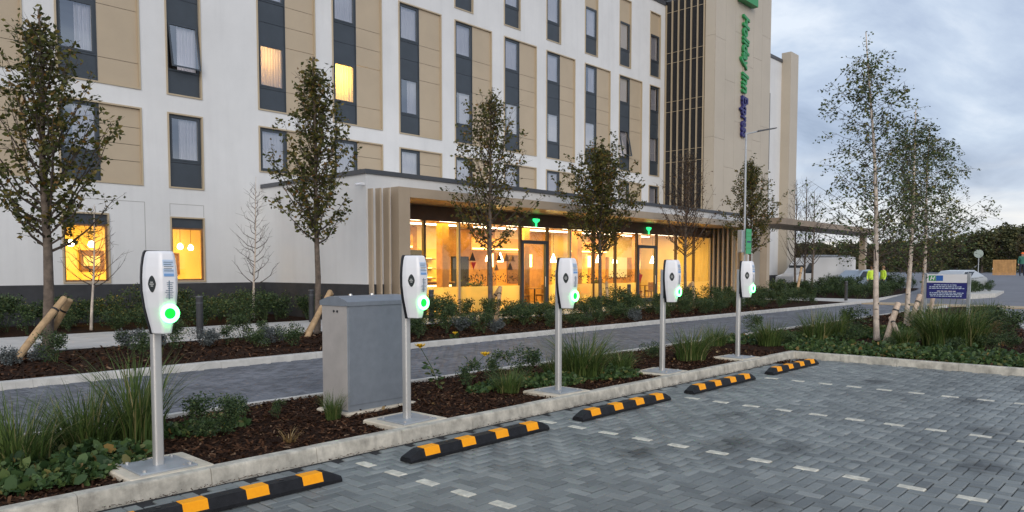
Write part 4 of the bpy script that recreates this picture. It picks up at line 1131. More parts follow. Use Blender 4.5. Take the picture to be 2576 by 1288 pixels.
glist = [  # pixel of the foot, mesh, scale, label
    ((40, 1178), 0, .95, 'broad clump of arching green grass at the near end of the bed'),
    ((215, 1128), 0, .95, 'arching grass clump behind the broad-leaved ground cover'),
    ((345, 1108), 1, 1.0, 'tall upright clump of grass behind the first charging post'),
    ((838, 1050), 1, .36, 'small sparse tuft of grass at the foot of the grey cabinet'),
    ((1280, 985), 3, .75, 'low grass tuft behind the bark between second and third charging posts'),
    ((1465, 948), 2, 1.05, 'dense bright green grass clump right beside the third charging post'),
    ((1560, 935), 3, .9, 'low spreading green clump at the edge of the dense grass'),
    ((1400, 950), 3, .85, 'low dark green clump left against the dense grass'),
    ((1738, 905), 0, .98, 'arching grass clump between the fourth and fifth charging posts'),
    ((1800, 868), 3, 1.0, 'thin grass tuft by the pale edging behind the fifth charging post'),
    ((1935, 868), 0, .92, 'yellowish green grass clump past the fifth charging post'),
    ((2052, 856), 0, 1.12, 'grass clump between the fifth charging post and the birches'),
    ((2105, 850), 1, .85, 'upright grass clump beside the first birch'),
    ((2370, 868), 2, 1.4, 'largest dark grass clump in front of the navy information sign'),
    ((2330, 838), 0, 1.25, 'grass clump at the foot of the second birch'),
    ((2430, 872), 0, 1.35, 'loose grass clump in front of the information sign post'),
    ((2478, 812), 2, 1.05, 'grass clump at the right of the information sign'),
    ((2275, 868), 3, 1.0, 'low grass tuft between the birch stakes'),
]
for (px, py), gm, sc, lb in glist:
    x, y = gp(px, py)
    o = link('ornamental_grass', GM[gm]); o.location = (x, y, .082); o.scale = (sc * 1.05, sc * 1.05, sc * .9); o.rotation_euler = (0, 0, random.uniform(0, 6.28)); tag(o, lb, 'grass', 'ornamental grasses')
for (px, py), lb in (((730, 1108), 'withered pale brown tuft lying on the bark'), ((2520, 868), 'dry brown tuft near the right end of the far bed')):
    x, y = gp(px, py); o = link('dry_plant', GD); o.location = (x, y, .082); o.scale = (.75, .75, .4); tag(o, lb, 'plant')

# leafy shrubs
def shrub_mesh(n, rad, h, size, m, seed, name='shrub', stems=True):
    r = np.random.default_rng(seed)
    k_ = 9
    cen = np.stack([r.uniform(-.6, .6, k_) * rad, r.uniform(-.6, .6, k_) * rad, r.uniform(.3, .85, k_) * h], 1); rr = r.uniform(.22, .5, k_) * rad
    idx = r.integers(0, k_, n); d = r.normal(size=(n, 3)); d /= np.linalg.norm(d, axis=1)[:, None]
    P = cen[idx] + d * (rr[idx] * r.uniform(.25, 1.25, n) ** .7)[:, None]
    P[:, 2] = np.clip(P[:, 2], .02, None)
    V, F = leaves(P, size, seed + 1, droop=-.15)
    Vs, Fs = [V], [F]; o = len(V)
    for i in range(14):
        a = r.uniform(0, 6.283); tip = cen[i % k_] + r.normal(0, .06, 3); w = .006
        p0 = np.array([math.cos(a) * .05, math.sin(a) * .05, 0]); s_ = np.array([-math.sin(a), math.cos(a), 0]) * w
        Vs.append(np.array([p0 - s_, p0 + s_, tip + s_ * .5, tip - s_ * .5])); Fs.append(np.array([[o, o + 1, o + 2, o + 3]])); o += 4
    ob = np_mesh(name, np.concatenate(Vs), np.concatenate(Fs), m); me = ob.data; bpy.data.objects.remove(ob); return me
SH = [shrub_mesh(1500, .50, .75, .055, 'leafshrub', 21), shrub_mesh(1300, .46, .62, .05, 'leafshrub', 22), shrub_mesh(1500, .58, .95, .06, 'leafshrub', 23), shrub_mesh(850, .38, 1.0, .055, 'leafshrub', 24)]
LV = [shrub_mesh(1500, .30, .34, .035, 'lavender', 31), shrub_mesh(1300, .26, .30, .032, 'lavender', 32)]
def put_shrub(x, y, z, me, sc, lb, grp, name='shrub', cat='shrub', sz=1.0):
    o = link(name, me); o.location = (x, y, z); o.scale = (sc, sc, sc * sz); o.rotation_euler = (0, 0, random.uniform(0, 6.28)); tag(o, lb, cat, grp); return o
rs = random.Random(77)
LB2 = 'dark green leafy shrub in the planted bed between drive and footpath'
LM = [(4.3, 'the first street tree'), (10.0, 'the wing-wall tree'), (16.0, 'the open-crowned tree'), (21.6, 'the dense tree'), (27.5, 'the nearly bare tree'), (33.3, 'the lamp post')]
x = 1.0
while x < 36.5:
    dense = x > 8.5
    for row, (yy, pr) in enumerate(((12.9, .60 if dense else .0), (13.7, .85 if dense else .55), (14.6, .9 if dense else .75), (15.5, .95 if dense else .75))):
        if rs.random() < pr:
            sc = rs.uniform(.75, 1.05) * (.62 if row == 0 else .8 if row == 1 else .95) * (1 if dense else .68)
            if (abs(x - 4.2) < 1.0 and row != 1) or (abs(x - 9.6) < .9 and row > 1): continue
            near_ = min(LM, key=lambda q: abs(q[0] - x))[1]
            put_shrub(x + rs.uniform(-.25, .25), yy + rs.uniform(-.25, .25), .08, SH[rs.randrange(4)], sc, 'dark green shrub in the %s row of the drive bed by %s' % (('kerb', 'second', 'third', 'footpath')[row], near_), 'shrubs in the drive bed', sz=rs.uniform(.8, 1.15))
    x += .80 if dense else .9
LB3 = 'dark green shrub in the bed against the hotel plinth'
x = 1.0
while x < 12.9:
    for yy in (20.4, 21.4, 22.6):
        LB3 = 'dark green shrub in the %s row of the hotel bed %s' % ({20.4: 'path-side', 21.4: 'middle', 22.6: 'wall-side'}[yy], 'near the first lit window' if x < 7.5 else 'near the second lit window' if x < 10.6 else 'by the bare thin sapling')
        put_shrub(x + rs.uniform(-.3, .3), yy + rs.uniform(-.25, .25), .09, SH[rs.randrange(4)], rs.uniform(.7, 1.2), LB3, 'shrubs against the hotel', sz=rs.uniform(.85, 1.1))
    x += .85
LBL = 'low grey lavender cushion near the front of the drive bed'
for px, py in ((30, 915), (100, 905), (330, 875), (400, 870), (520, 872), (665, 862), (690, 858), (1190, 815), (1160, 832), (1390, 808), (1600, 805), (1245, 835), (1480, 800)):
    gx_, gy_ = gp(px, py); put_shrub(gx_, max(gy_, 12.45), .08, LV[rs.randrange(2)], rs.uniform(.85, 1.15), 'low grey lavender cushion in the drive bed near ' + min(LM, key=lambda q: abs(q[0] - gx_))[1], 'lavender cushions in the drive bed', 'lavender_bush', 'lavender')
LB4 = 'dark shrub in the bed beyond the crossing'
for i in range(46):
    xx = rs.uniform(41.5, 57); yy = rs.uniform(12.9 + (xx - 41) * .12, 18.6)
    near_ = 'the tan pilaster' if yy > 16.5 and xx > 49 else 'the entrance canopy post' if yy > 15.8 else 'the drive kerb' if xx < 47 else 'the two workers'
    put_shrub(xx, yy, ground_z(xx) + .08, SH[rs.randrange(4)], rs.uniform(.8, 1.25), 'dark shrub in the bed beyond the crossing, towards ' + near_, 'shrubs beyond the crossing')
for px, py, s_ in ((500, 1095, .42), (575, 1085, .38), (590, 1055, .4), (1250, 962, .55), (1330, 955, .5), (700, 1050, .25), (1180, 975, .45), (1640, 900, .4), (1980, 868, .5), (2150, 860, .55), (2235, 872, .35), (2420, 850, .8), (2470, 842, .85), (2510, 830, .8), (2545, 850, .7), (2540, 875, .5), (2490, 880, .45), (2140, 842, .7), (1900, 838, .5), (2400, 885, .4)):
    gx_, gy_ = gp(px, py); near_ = min([(CHX[0], 5.9, 'the first charging post'), (5.06, 6.9, 'the steel cabinet'), (CHX[2], 5.9, 'the third charging post'), (CHX[3], 5.9, 'the fourth charging post'), (CHX[4], 5.9, 'the fifth charging post'), (17.5, 5.2, 'the tallest birch'), (20.8, 5.5, 'the dense birch'), (23.2, 4.7, 'the information sign'), (15.5, 2.5, 'the far kerb')], key=lambda q: math.hypot(q[0] - gx_, q[1] - gy_))[2]
    put_shrub(gx_, gy_, .08, SH[rs.randrange(4)], s_, ('small leafy green plant in the bark nearest ' if s_ < .5 else 'bushy green plant in the bed nearest ') + near_, 'small plants in the bark beds', 'leafy_plant', 'plant')
for px, py in ((2455, 872), (2500, 845), (2480, 825)):
    gx_, gy_ = gp(px, py); put_shrub(gx_, gy_, .08, SH[1], .55, 'orange-brown autumn plant beside the information sign', 'autumn plants by the sign', 'autumn_plant', 'plant').data = shrub_mesh(500, .42, .7, .07, 'dry', 44)
# low ground cover
def cover(name, pts, n, size, m, seed, lab):
    r = np.random.default_rng(seed); P = []
    for (cx_, cy_, rx, ry, hh, w) in pts:
        k_ = int(n * w); a = r.uniform(0, 6.283, k_); q = np.sqrt(r.uniform(0, 1, k_))
        x_, y_ = cx_ + rx * q * np.cos(a), cy_ + ry * q * np.sin(a)
        z_ = .09 + hh * (1 - q ** 2) * (.35 + .65 * np.abs(np.sin(x_ * 7.1 + 1.3 * np.sin(y_ * 5.3)) * np.cos(y_ * 6.3))) * r.uniform(.1, 1, k_) + .01
        P.append(np.stack([x_, y_, z_], 1))
    V, F = leaves(np.concatenate(P), size, seed, droop=-.2, aspect=.72, six=True, jitter=.6)
    return stuff(tag(np_mesh(name, V, F, m), lab, 'ground cover'))
g1 = [(*gp(120, 1195), .50, .42, .20, .30), (*gp(30, 1215), .35, .30, .18, .15), (*gp(250, 1160), .40, .45, .22, .25), (*gp(150, 1130), .6, .5, .18, .2), (*gp(60, 1150), .5, .4, .2, .1)]
cover('ground_cover', g1[:3], 1100, .078, 'leafcover', 51, 'broad-leaved green ground cover at the near end of the bed')
cover('ground_cover', g1, 5200, .034, 'leafcover', 56, 'fine-leaved green ground cover among the near grass clumps')
g2 = [(*gp(1540, 945), .55, .35, .22, .3), (*gp(1300, 965), .9, .3, .14, .3), (*gp(1400, 962), .5, .3, .18, .25), (*gp(500, 1078), .5, .35, .10, .15)]
cover('ground_cover', g2, 4600, .048, 'leafcover', 52, 'low green ground cover around the dense grass clump')
g3 = [(14.35 + rs.uniform(-.05, .25), 5.5 - i * .42, .45, .5, .17, .07) for i in range(17)] + [(15.1 + rs.uniform(-.2, .3), 5.8 - i * .5, .6, .6, .24, .07) for i in range(13)] + [(15.2 + i * .6, 7.2 - i * .25, .8, .6, .25, .08) for i in range(12)] + [(18.5 + i, 5.2, .9, .9, .3, .08) for i in range(6)]
cover('ground_cover', g3, 11000, .062, 'leafcover', 53, 'mixed green ground cover under the birches in the far bed')
cover('leaf_litter', [(x_, 5.8 + rs.uniform(0, 2), .5, .5, .01, .05) for x_ in range(2, 14)] + [(14.1, y_, .25, .5, .01, .05) for y_ in range(-1, 6)], 300, .036, 'dry', 54, 'scattered pale dry leaves on the bark beside the kerbs')
# yellow flowers on thin stalks
for (px, py), (fx, fy), lb in (((1165, 965), (1220, 893), 'yellow flower on a thin leafy stalk nearest the dense grass'), ((1105, 975), (1057, 873), 'yellow flower leaning against the second charging post'), ((1170, 880), (1145, 842), 'yellow bloom nodding over the far drive kerb')):
    x, y = gp(px, py)
    if py < 900: y = 12.3; x, _ = atY(fx, fy, y); x += .02
    xt, zt = atY(fx, fy, y)
    f_ = tag(empty('yellow_flower', (x, y, .082)), lb, 'flower'); dx = xt - x; zt -= .082
    zt = max(zt, .12)
    m = MB(); m.tube([(0, 0, 0), (dx * .35, .01, zt * .5), (dx, 0, zt)], [.006, .005, .004], 5); m.build('stem', 'leafcover', f_)
    m = MB(); r = random.Random(px)
    for q in range(9):
        a = q * .7; c_, s_ = math.cos(a), math.sin(a)
        k3 = 1.45
        m.add([(dx, 0, zt - .01), (dx + k3 * (.035 * c_ - .014 * s_), k3 * (.035 * s_ + .014 * c_), zt + .016), (dx + k3 * .052 * c_, k3 * .052 * s_, zt + .045), (dx + k3 * (.035 * c_ + .014 * s_), k3 * (.035 * s_ - .014 * c_), zt + .016)], [(0, 1, 2, 3)])
    m.tube([(dx, 0, zt - .01), (dx, 0, zt + .04)], [.016, .032], 8); m.build('petals', 'yellow', f_)
    P = np.array([[dx * .35 * t, 0, zt * .5 * t] for t in np.linspace(.2, 1.3, 34)]) + np.random.default_rng(px).normal(0, .025, (34, 3)); P[:, 2] = np.clip(P[:, 2], .03, None)
    V, F = leaves(P, .09, px, droop=-.3, aspect=.4); np_mesh('leaves', V, F, 'leafcover', f_)

# ================================================================ TREES
def grow(H, clear, rad_fn, nb, seed, rise=(.9, 1.5), trunk_r=.07, leaf_n=10, twigs=5, leaf_size=.075, lean=(0, 0), weep=0.0, keep=1.0, leaf_from=.25, twig_len=.34, steep=0.0, limb=1.0, thin=0.0):
    """trunk+limb tubes and leaf points of one young tree"""
    r = random.Random(seed); tb = MB(); pts = []
    def tr(z): return Vector((lean[0] * (z / H) ** 1.5 + .03 * math.sin(z * 1.7 + seed), lean[1] * (z / H) ** 1.5 + .03 * math.cos(z * 1.3 + seed), z))
    zs = [0, .08, .3, clear * .6, clear] + [clear + (H - clear) * t for t in (.15, .3, .45, .6, .75, .9, 1.0)]
    tb.tube([tr(z) for z in zs], [trunk_r * (1.25 if z < .05 else 1.1 if z < .2 else 1) * max(.05, 1 - .9 * max(0, z - clear * .3) / H) for z in zs], 9)
    lb = MB()
    for i in range(nb):
        t = (i + r.random()) / nb; z0 = clear * .96 + (H - clear) * (t ** 1.05) * .88
        a = i * 2.399 + r.uniform(-.5, .5)
        R_ = rad_fn(t) * r.uniform(.75, 1.15)
        up = R_ * r.uniform(*rise) * (1 + steep * t) + .12
        p0 = tr(z0); d = Vector((math.cos(a), math.sin(a), 0))
        P = [p0]
        for q in range(1, 5):
            s_ = q / 4
            P.append(p0 + d * R_ * s_ ** .85 + Vector((r.gauss(0, .03), r.gauss(0, .03), up * s_ ** 1.25 - weep * s_ ** 2 * R_ * 1.3)))
        r0 = (trunk_r * .33 * (1 - .6 * t) + .004) * limb
        bare = r.random() * .5 + .5
        lb.tube(P, [r0, r0 * .75, r0 * .55, r0 * .35, r0 * .15], 4, False)
        for k_ in range(twigs):
            s_ = leaf_from + (1 - leaf_from) * (k_ + r.random()) / twigs; f_ = min(3, int(s_ * 4)); fr_ = s_ * 4 - f_
            q0 = P[f_].lerp(P[f_ + 1], min(1, fr_))
            td = Vector((r.gauss(0, .55), r.gauss(0, .55), .55 + r.gauss(0, .3) - weep * 2.2)) + d * .5
            td.normalize(); tl = twig_len * r.uniform(.5, 1.25) * (1 - .3 * t)
            q1 = q0 + td * tl * .5 + Vector((0, 0, -weep * .05)); q2 = q0 + td * tl + Vector((0, 0, -weep * .25 * tl))
            lb.tube([q0, q1, q2], [.005, .0035, .0018], 3, False)
            for w in range(leaf_n):
                if r.random() > keep * bare * (1 - thin * t): continue
                u = r.random(); p = q0.lerp(q1, u * 2) if u < .5 else q1.lerp(q2, u * 2 - 1)
                pts.append(tuple(p + Vector((r.gauss(0, .035), r.gauss(0, .035), r.gauss(0, .035)))))
    for k_ in range(int(leaf_n * 5)):
        z = H * r.uniform(.82, 1.0); p = tr(z)
        pts.append(tuple(p + Vector((r.gauss(0, .06), r.gauss(0, .06), r.gauss(0, .05)))))
    return tb, lb, pts
def tree(name, label, cat, group, loc, args, leafm, barkm, lsize, droop=.1, bands=0):
    t = tag(empty(name, loc, 0), label, cat, group)
    tb, lb, pts = grow(**args)
    tk = tb.build('trunk', barkm, t, True)
    if bands:
        r = random.Random(bands); rr = args['trunk_r']
        for i in range(16):
            z = .15 + i * .24 + r.uniform(-.08, .08); a = r.uniform(0, 6.28)
            q = args['lean']; c_ = Vector((q[0] * (z / args['H']) ** 1.5 + .03 * math.sin(z * 1.7 + args['seed']), q[1] * (z / args['H']) ** 1.5 + .03 * math.cos(z * 1.3 + args['seed']), z))
            rad_ = rr * max(.05, 1 - .9 * max(0, z - args['clear'] * .3) / args['H']) * 1.04 + .002
            hh = r.uniform(.008, .022); n = 7; aw = r.uniform(.6, 1.6)
            m = MB()
            lo = [tuple(c_ + Vector((math.cos(a + aw * k_ / n) * rad_, math.sin(a + aw * k_ / n) * rad_, -hh * math.sin(math.pi * k_ / n)))) for k_ in range(n + 1)]
            hi = [tuple(c_ + Vector((math.cos(a + aw * k_ / n) * rad_, math.sin(a + aw * k_ / n) * rad_, hh * math.sin(math.pi * k_ / n) + .002))) for k_ in range(n + 1)]
            m.add(lo + hi, [(k_, k_ + 1, n + 2 + k_, n + 1 + k_) for k_ in range(n)]); m.build('bark_mark', 'barkband', tk)
    lb.build('limbs', 'twig', tk)
    if pts:
        V, F = leaves(np.array(pts), lsize, args['seed'] + 3, droop=droop); np_mesh('crown', V, F, leafm, t)
    return t
egg = lambda w: (lambda t: w * float(np.interp(t, [0, .12, .3, .55, .8, 1.0], [1.08, 1.12, .95, .62, .32, .08])))
TRY = 15.7
trees = [
    ((125, 880), 6.35, 1.95, 1.02, 62, .095, 14, 1.0, 'leaf', 'olive-leaved young street tree beside the first lit ground-floor window'),
    ((800, 830), 6.65, 2.25, .92, 62, .075, 14, 1.0, 'leaf', 'olive-leaved young street tree in front of the white wing wall'),
    ((1232, 800), 7.0, 2.1, 1.22, 64, .075, 12, .95, 'leaf', 'taller open-crowned street tree before the glazed lounge'),
    ((1508, 780), 5.9, 2.1, 1.28, 80, .07, 22, 1.0, 'leaf', 'dense rounded street tree between the two glazed doors'),
    ((1723, 760), 6.5, 2.1, 1.15, 76, .07, 9, .5, 'leafb', 'nearly bare brownish street tree before the end of the glazing'),
    ((1887, 740), 6.8, 2.3, 1.15, 68, .07, 17, 1.0, 'leaf', 'leafy street tree just behind the lamp post'),
]
for i, ((px, py), H_, cl, w, nb, tr_, ln, keep, lm, lb) in enumerate(trees):
    x, _ = atY(px, py, TRY)
    tree('street_tree', lb, 'tree', 'street trees along the drive', (x, TRY, .08),
         dict(H=H_ - .08, clear=cl, rad_fn=egg(w), nb=nb, seed=200 + i, trunk_r=tr_, leaf_n=ln, twigs=10, rise=(.75, 1.3), steep=1.7, limb=.8, leaf_from=.06, thin=.62, lean=(random.uniform(-.1, .1), random.uniform(-.1, .1)), keep=keep, twig_len=.40), lm, 'bark', .10 if lm == 'leaf' else .075)
# birches in the far bed
bw = lambda w: (lambda t: w * (1.05 - .75 * t) * (.82 + .18 * math.sin(t * 11)))
for i, (x, y, H_, w, nb, ln, lb) in enumerate(((17.55, 5.25, 6.7, 1.75, 80, 12, 'tall slender birch with the highest tip beside the crossed stakes'), (20.8, 5.5, 5.6, 1.75, 74, 13, 'birch with dense dark crown next to the tallest birch'), (24.3, 6.05, 5.7, 1.9, 74, 13, 'birch whose trunk stands against the edge of the navy sign'))):
    tree('birch_tree', lb, 'tree', 'birches in the far bed', (x, y, .08),
         dict(H=H_, clear=1.6 if i == 0 else 1.45, rad_fn=bw(w), nb=nb, seed=300 + i, rise=(.85, 1.35), limb=.5, trunk_r=.062, leaf_n=ln, twigs=7, lean=(-.26 if i == 0 else .05, .30 if i == 0 else -.05), weep=.40, keep=1.0, twig_len=.55, leaf_from=.12), 'leafbirch', 'birchbark', .066, .35, bands=40 + i)
# bare saplings
for i, ((px, py), Y, H_, lb) in enumerate((((640, 800), 20.8, 4.3, 'bare thin sapling in front of the white wall by the wing'), ((232, 800), 20.8, 3.2, 'bare small sapling before the first lit window'))):
    x, _ = atY(px, py, Y)
    tree('bare_sapling', lb, 'tree', 'bare saplings by the hotel', (x, Y, .09),
         dict(H=H_, clear=1.1, rad_fn=lambda t: .75 * (1 - .75 * t), nb=34, seed=400 + i, rise=(.5, .9), trunk_r=.035, leaf_n=0, twigs=4, lean=(.15, 0), twig_len=.3), 'leafb', 'birchbark', .05)
for i, (px, D, H_) in enumerate(((2000, 50, 7.0), (2025, 54, 7.6), (2045, 47, 6.0))):
    x, y = far_at(px, D)
    tree('bare_tree', 'leafless slender tree beyond the entrance canopy', 'tree', 'bare trees past the canopy', (x, y, .2),
         dict(H=H_, clear=1.6, rad_fn=lambda t: .9 * (1 - .6 * t), nb=46, seed=430 + i, rise=(1.1, 1.8), trunk_r=.07, leaf_n=1, twigs=5, keep=.25, twig_len=.6), 'leafb', 'bark', .09)

# stakes
M['stakepale'] = mat('pale_stake_wood', (0.55, 0.42, 0.32), 0.75, var=0.3, vscale=9, bump=0.3)
def stake(a, b_, rad_, lb, grp, wm='stake'):
    s = tag(empty('tree_stake', a), lb, 'stake', grp); v = Vector(b_) - Vector(a)
    m = MB(); m.tube([(0, 0, -.05), tuple(v * .5), tuple(v * .985), tuple(v)], [rad_, rad_ * .98, rad_ * .96, rad_ * .8], 12); m.build('pole', wm, s, False)
    d = v.normalized(); m = MB(); m.tube([tuple(v * .78), tuple(v * .78 + d * .035)], rad_ * 1.06, 12); m.build('strap', 'blackplastic', s)
for i, ((px, py), *_r) in enumerate(trees):
    x, _ = atY(px, py, TRY)
    if i == 5: continue
    nm = ['the first street tree', 'the street tree by the wing wall', 'the open-crowned street tree', 'the dense street tree', 'the nearly bare street tree'][i]
    if i < 3 or i == 4:
        sx = -1 if i < 2 else -.5
        stake((x + .72 * sx, TRY - .62, .08), (x + .22, TRY - .22, 1.12), .066, 'front round wooden stake leaning at ' + nm, None)
        stake((x - .05, TRY + .45, .08), (x + .34, TRY - .10, 1.08), .062, 'rear round wooden stake leaning at ' + nm, None)
    else: stake((x - .3, TRY - .6, .08), (x + .2, TRY - .15, 1.2), .05, 'front round wooden stake leaning at ' + nm, None)
stake((17.25, 5.0, .08), (17.62, 4.86, .92), .062, 'pale upright stake strapped to the tallest birch', None, 'stakepale')
stake((17.0, 4.55, .08), (17.5, 4.98, .60), .045, 'short stake slanting down towards the kerb by the tallest birch', None, 'stakepale')
stake((20.5, 5.42, .08), (21.05, 5.3, 1.0), .06, 'stake strapped to the dense birch', None, 'stakepale')
stake((24.1, 5.85, .08), (24.6, 5.8, 1.05), .06, 'stake strapped to the birch by the sign', None, 'stakepale')
x, y = far_at(2010, 43); stake((x - .3, y, .2), (x + .35, y, 1.75), .07, 'slanting wooden stake beyond the crossing', None)

# ================================================================ STREET FURNITURE
lp = tag(empty('lamp_post', (30.3, 14.5, .08)), 'slim grey lamp post with a green plate on a grey box', 'lamp post')
m = MB(); m.tube([(0, 0, 0), (0, 0, 1.2)], .075, 12); m.build('base_section', 'galv', lp)
m = MB(); m.tube([(0, 0, 1.2), (0, 0, 7.35)], [.052, .042], 12); m.build('pole', 'galv', lp)
m = MB(); m.tube([(0, 0, 7.30), (.55, -.45, 7.46)], .03, 8); m.build('arm', 'galv', lp)
m = MB(); m.loft([[(.30, -.42, 7.40), (.46, -.22, 7.40), (.46, -.22, 7.45), (.30, -.42, 7.45)], [(.98, -.92, 7.56), (1.10, -.78, 7.56), (1.10, -.78, 7.60), (.98, -.92, 7.60)]]); m.build('lantern', 'coping', lp)
m = MB(); m.cbox(-.42, -.10, -.10, .12, 2.28, 3.22, .02); m.build('control_box', 'galv', lp)
m = MB(); m.box(-.12, .34, -.16, -.13, 2.22, 3.28); gp_ = m.build('green_plate', 'greensign', lp)
for z in (2.45, 2.7, 2.95, 3.1):
    m = MB(); m.box(-.07, .28, -.168, -.161, z, z + (.07 if z == 2.7 else .03)); m.build('plate_print', 'navy' if z == 2.7 else 'logogreen', gp_)

# information sign
sgn = tag(empty('information_sign', (23.25, 4.66, .08), R(0)), 'free-standing white and navy information sign on grey posts in the bed', 'sign')
for y in (0.0, 1.06):
    m = MB(); m.cbox(-.035, .035, y - .04, y + .04, 0, 1.46, .008); m.build('post', 'galv', sgn)
m = MB(); m.box(-.05, -.02, .045, 1.02, 1.20, 1.43); wp = m.build('white_panel', 'signwhite', sgn)
m = MB(); m.box(-.049, -.02, .045, 1.02, .76, 1.195); bp_ = m.build('navy_panel', 'signblue', sgn)
m = MB(); m.box(-.056, -.049, .80, .97, 1.245, 1.395); m.build('green_logo', 'logogreen', wp)
m = MB(); m.box(-.056, -.049, .62, .79, 1.245, 1.395); m.build('blue_logo', 'logoblue', wp)
me = text_mesh('H', .15, .002, .25, 1, .006)
for v in me.vertices: v.co = (-.060 + v.co.z, .945 - v.co.x, 1.268 + v.co.y)
me.materials.append(M['signwhite']); link('logo_letter', me, wp)
r = random.Random(8)
for z, y0, y1, w in ((1.135, .24, .84, 1), (1.085, .12, .95, 1), (1.040, .10, .96, 1), (.965, .30, .76, 2), (.915, .1, .94, 1), (.87, .1, .94, 1), (.825, .12, .92, 1)):
    y = y1
    while y > y0 + .03:
        L = min(r.uniform(.03, .10), y - y0); m = MB(); m.box(-.0535, -.0485, y - L, y, z - .011, z + .011 * (1 if w == 1 else .6)); m.build('lettering', 'signwhite' if w == 2 else 'sticker', bp_); y -= L + .018

# bollards
def bollard(x, y, z, lb):
    t = tag(empty('bollard', (x, y, z)), lb, 'bollard', 'dark bollards along the footpath')
    m = MB(); m.tube([(0, 0, 0), (0, 0, .92)], .075, 16); m.build('shaft', 'plinth', t)
    m = MB(); m.tube([(0, 0, .92), (0, 0, .95)], [.082, .07], 16); m.build('cap', 'coping', t)
    m = MB(); m.tube([(0, 0, .78), (0, 0, .81)], .078, 16); m.build('band', 'coping', t)
for (px, py, Y, lb) in ((502, 780, 16.5, 'dark bollard on the pale path behind the first charging post'), (783, 760, 19.2, 'dark bollard in front of the wing plinth'), (1582, 760, 16.8, 'dark bollard before the far end of the glazing'), (1085, 760, 16.6, 'dark bollard behind the second charging post')):
    x, _ = atY(px, py, Y); bollard(x, Y, .10, lb)
for px, D, lb in ((1975, 40, 'dark bollard near the foot of the tan pilaster'), (2130, 40.5, 'dark bollard on the pale paving by the crossing')):
    x, y = far_at(px, D); bollard(x, y, .1, lb)

# ================================================================ BEYOND
GZ = 0.27
# vehicles: side profile lofted across the width, with glass, wheels, lamps
def vehicle(name, label, cat, loc, rz, L, W, prof_lo, prof_hi, paint, glass_rects, wheel_x, wr, extras=()):
    v = tag(empty(name, loc, rz), label, cat)
    m = MB(); hw = W / 2
    ring = lambda k_, ins: [(x, k_ * (hw - (ins if z > .95 * prof_hi else ins * .35)), z) for x, z in prof_lo]
    sec = []
    for y, sc in ((-hw, .0), (-hw + .06, 1), (hw - .06, 1), (hw, .0)):
        cx_, cz_ = 0, .6
        sec.append([(x * (1 if sc else .975), (y if z < prof_hi else y * .86), z if sc else cz_ + (z - cz_) * .93) for x, z in prof_lo])
    m.loft(sec); m.build('body', paint, v)
    for (x0, x1, xt0, xt1, z0, z1) in glass_rects:
        for s_ in (-1, 1):
            y0 = s_ * (hw + .006); y1 = s_ * (hw * .86 + .012 if z1 > prof_hi else hw + .006)
            g = MB(); g.quad((x0, y0, z0), (x1, y0, z0), (xt1, y1, z1), (xt0, y1, z1)); g.build('side_window', 'carglass', v)
    for x in wheel_x:
        for s_ in (-1, 1):
            w = MB(); w.tube([(x, s_ * (hw - .16), wr), (x, s_ * (hw + .01), wr)], wr, 18); wh = w.build('wheel', 'tyre', v)
            w = MB(); w.tube([(x, s_ * (hw + .005), wr), (x, s_ * (hw + .02), wr)], wr * .6, 14); w.build('rim', 'galv', wh)
    for s_ in (-1, 1):
        w = MB(); w.cbox(L / 2 - .10, L / 2 + .01, s_ * hw * .72 - .14, s_ * hw * .72 + .14, .62, .76, .02); w.build('headlight', 'signwhite', v)
        w = MB(); w.cbox(-L / 2 - .01, -L / 2 + .06, s_ * hw * .84 - .08, s_ * hw * .84 + .08, .70, .95, .02); w.build('tail_light', 'red', v)
    for nm, bx, mm in extras:
        w = MB(); w.cbox(*bx, .01); w.build(nm, mm, v)
    return v
van_p = [(-2.75, .35), (2.70, .35), (2.80, .55), (2.76, .95), (2.05, 1.18), (1.35, 1.98), (1.0, 2.30), (-2.68, 2.36), (-2.78, 2.2)]
x, y = far_at(2052, 59)
vehicle('white_van', 'large white van with roof bars parked beyond the planted bed', 'van', (x, y, ground_z(x)), R(152), 5.5, 2.0, van_p, 2.9, 'carwhite',
        [(1.10, 1.95, 1.05, 1.42, 1.18, 1.92)], (1.75, -1.65), .34, [('windscreen', (1.55, 1.72, -.8, .8, 1.35, 1.75), 'carglass'), ('roof_bar', (-2.3, -2.22, -.9, .9, 2.36, 2.46), 'galv'), ('roof_bar', (-.9, -.82, -.9, .9, 2.36, 2.46), 'galv'), ('roof_bar', (.5, .58, -.9, .9, 2.33, 2.46), 'galv'), ('ladder', (-2.4, .9, -.55, -.45, 2.46, 2.52), 'galv'), ('rear_marking', (-2.83, -2.70, -.9, .9, .55, 1.5), 'orange'), ('side_seam', (-.55, -.52, -1.013, -.99, .5, 2.1), 'coping'), ('side_seam', (.95, .98, -1.013, -.99, .5, 2.0), 'coping'), ('sill', (-2.6, 2.4, -1.014, -.98, .36, .5), 'coping')])
car_p = [(-2.05, .30), (2.02, .30), (2.10, .50), (2.05, .74), (1.10, .92), (.42, 1.40), (-.75, 1.46), (-1.65, 1.12), (-2.08, .98)]
gr = [(.15, .95, .05, .42, .93, 1.34), (-.95, .08, -.75, 0.0, .95, 1.36), (-1.5, -1.02, -1.1, -.82, 1.0, 1.30)]
for px, D, rz, pm_, lb in ((2158, 57, 160, 'carblue', 'pale blue hatchback parked beyond the shrubs near the two workers'), (2405, 54, 165, 'cargrey', 'silver car whose roof shows over the information sign')):
    x, y = far_at(px, D)
    vehicle('parked_car', lb, 'car', (x, y, ground_z(x)), R(rz), 4.1, 1.75, car_p, 1.2, pm_, gr, (1.3, -1.28), .31)

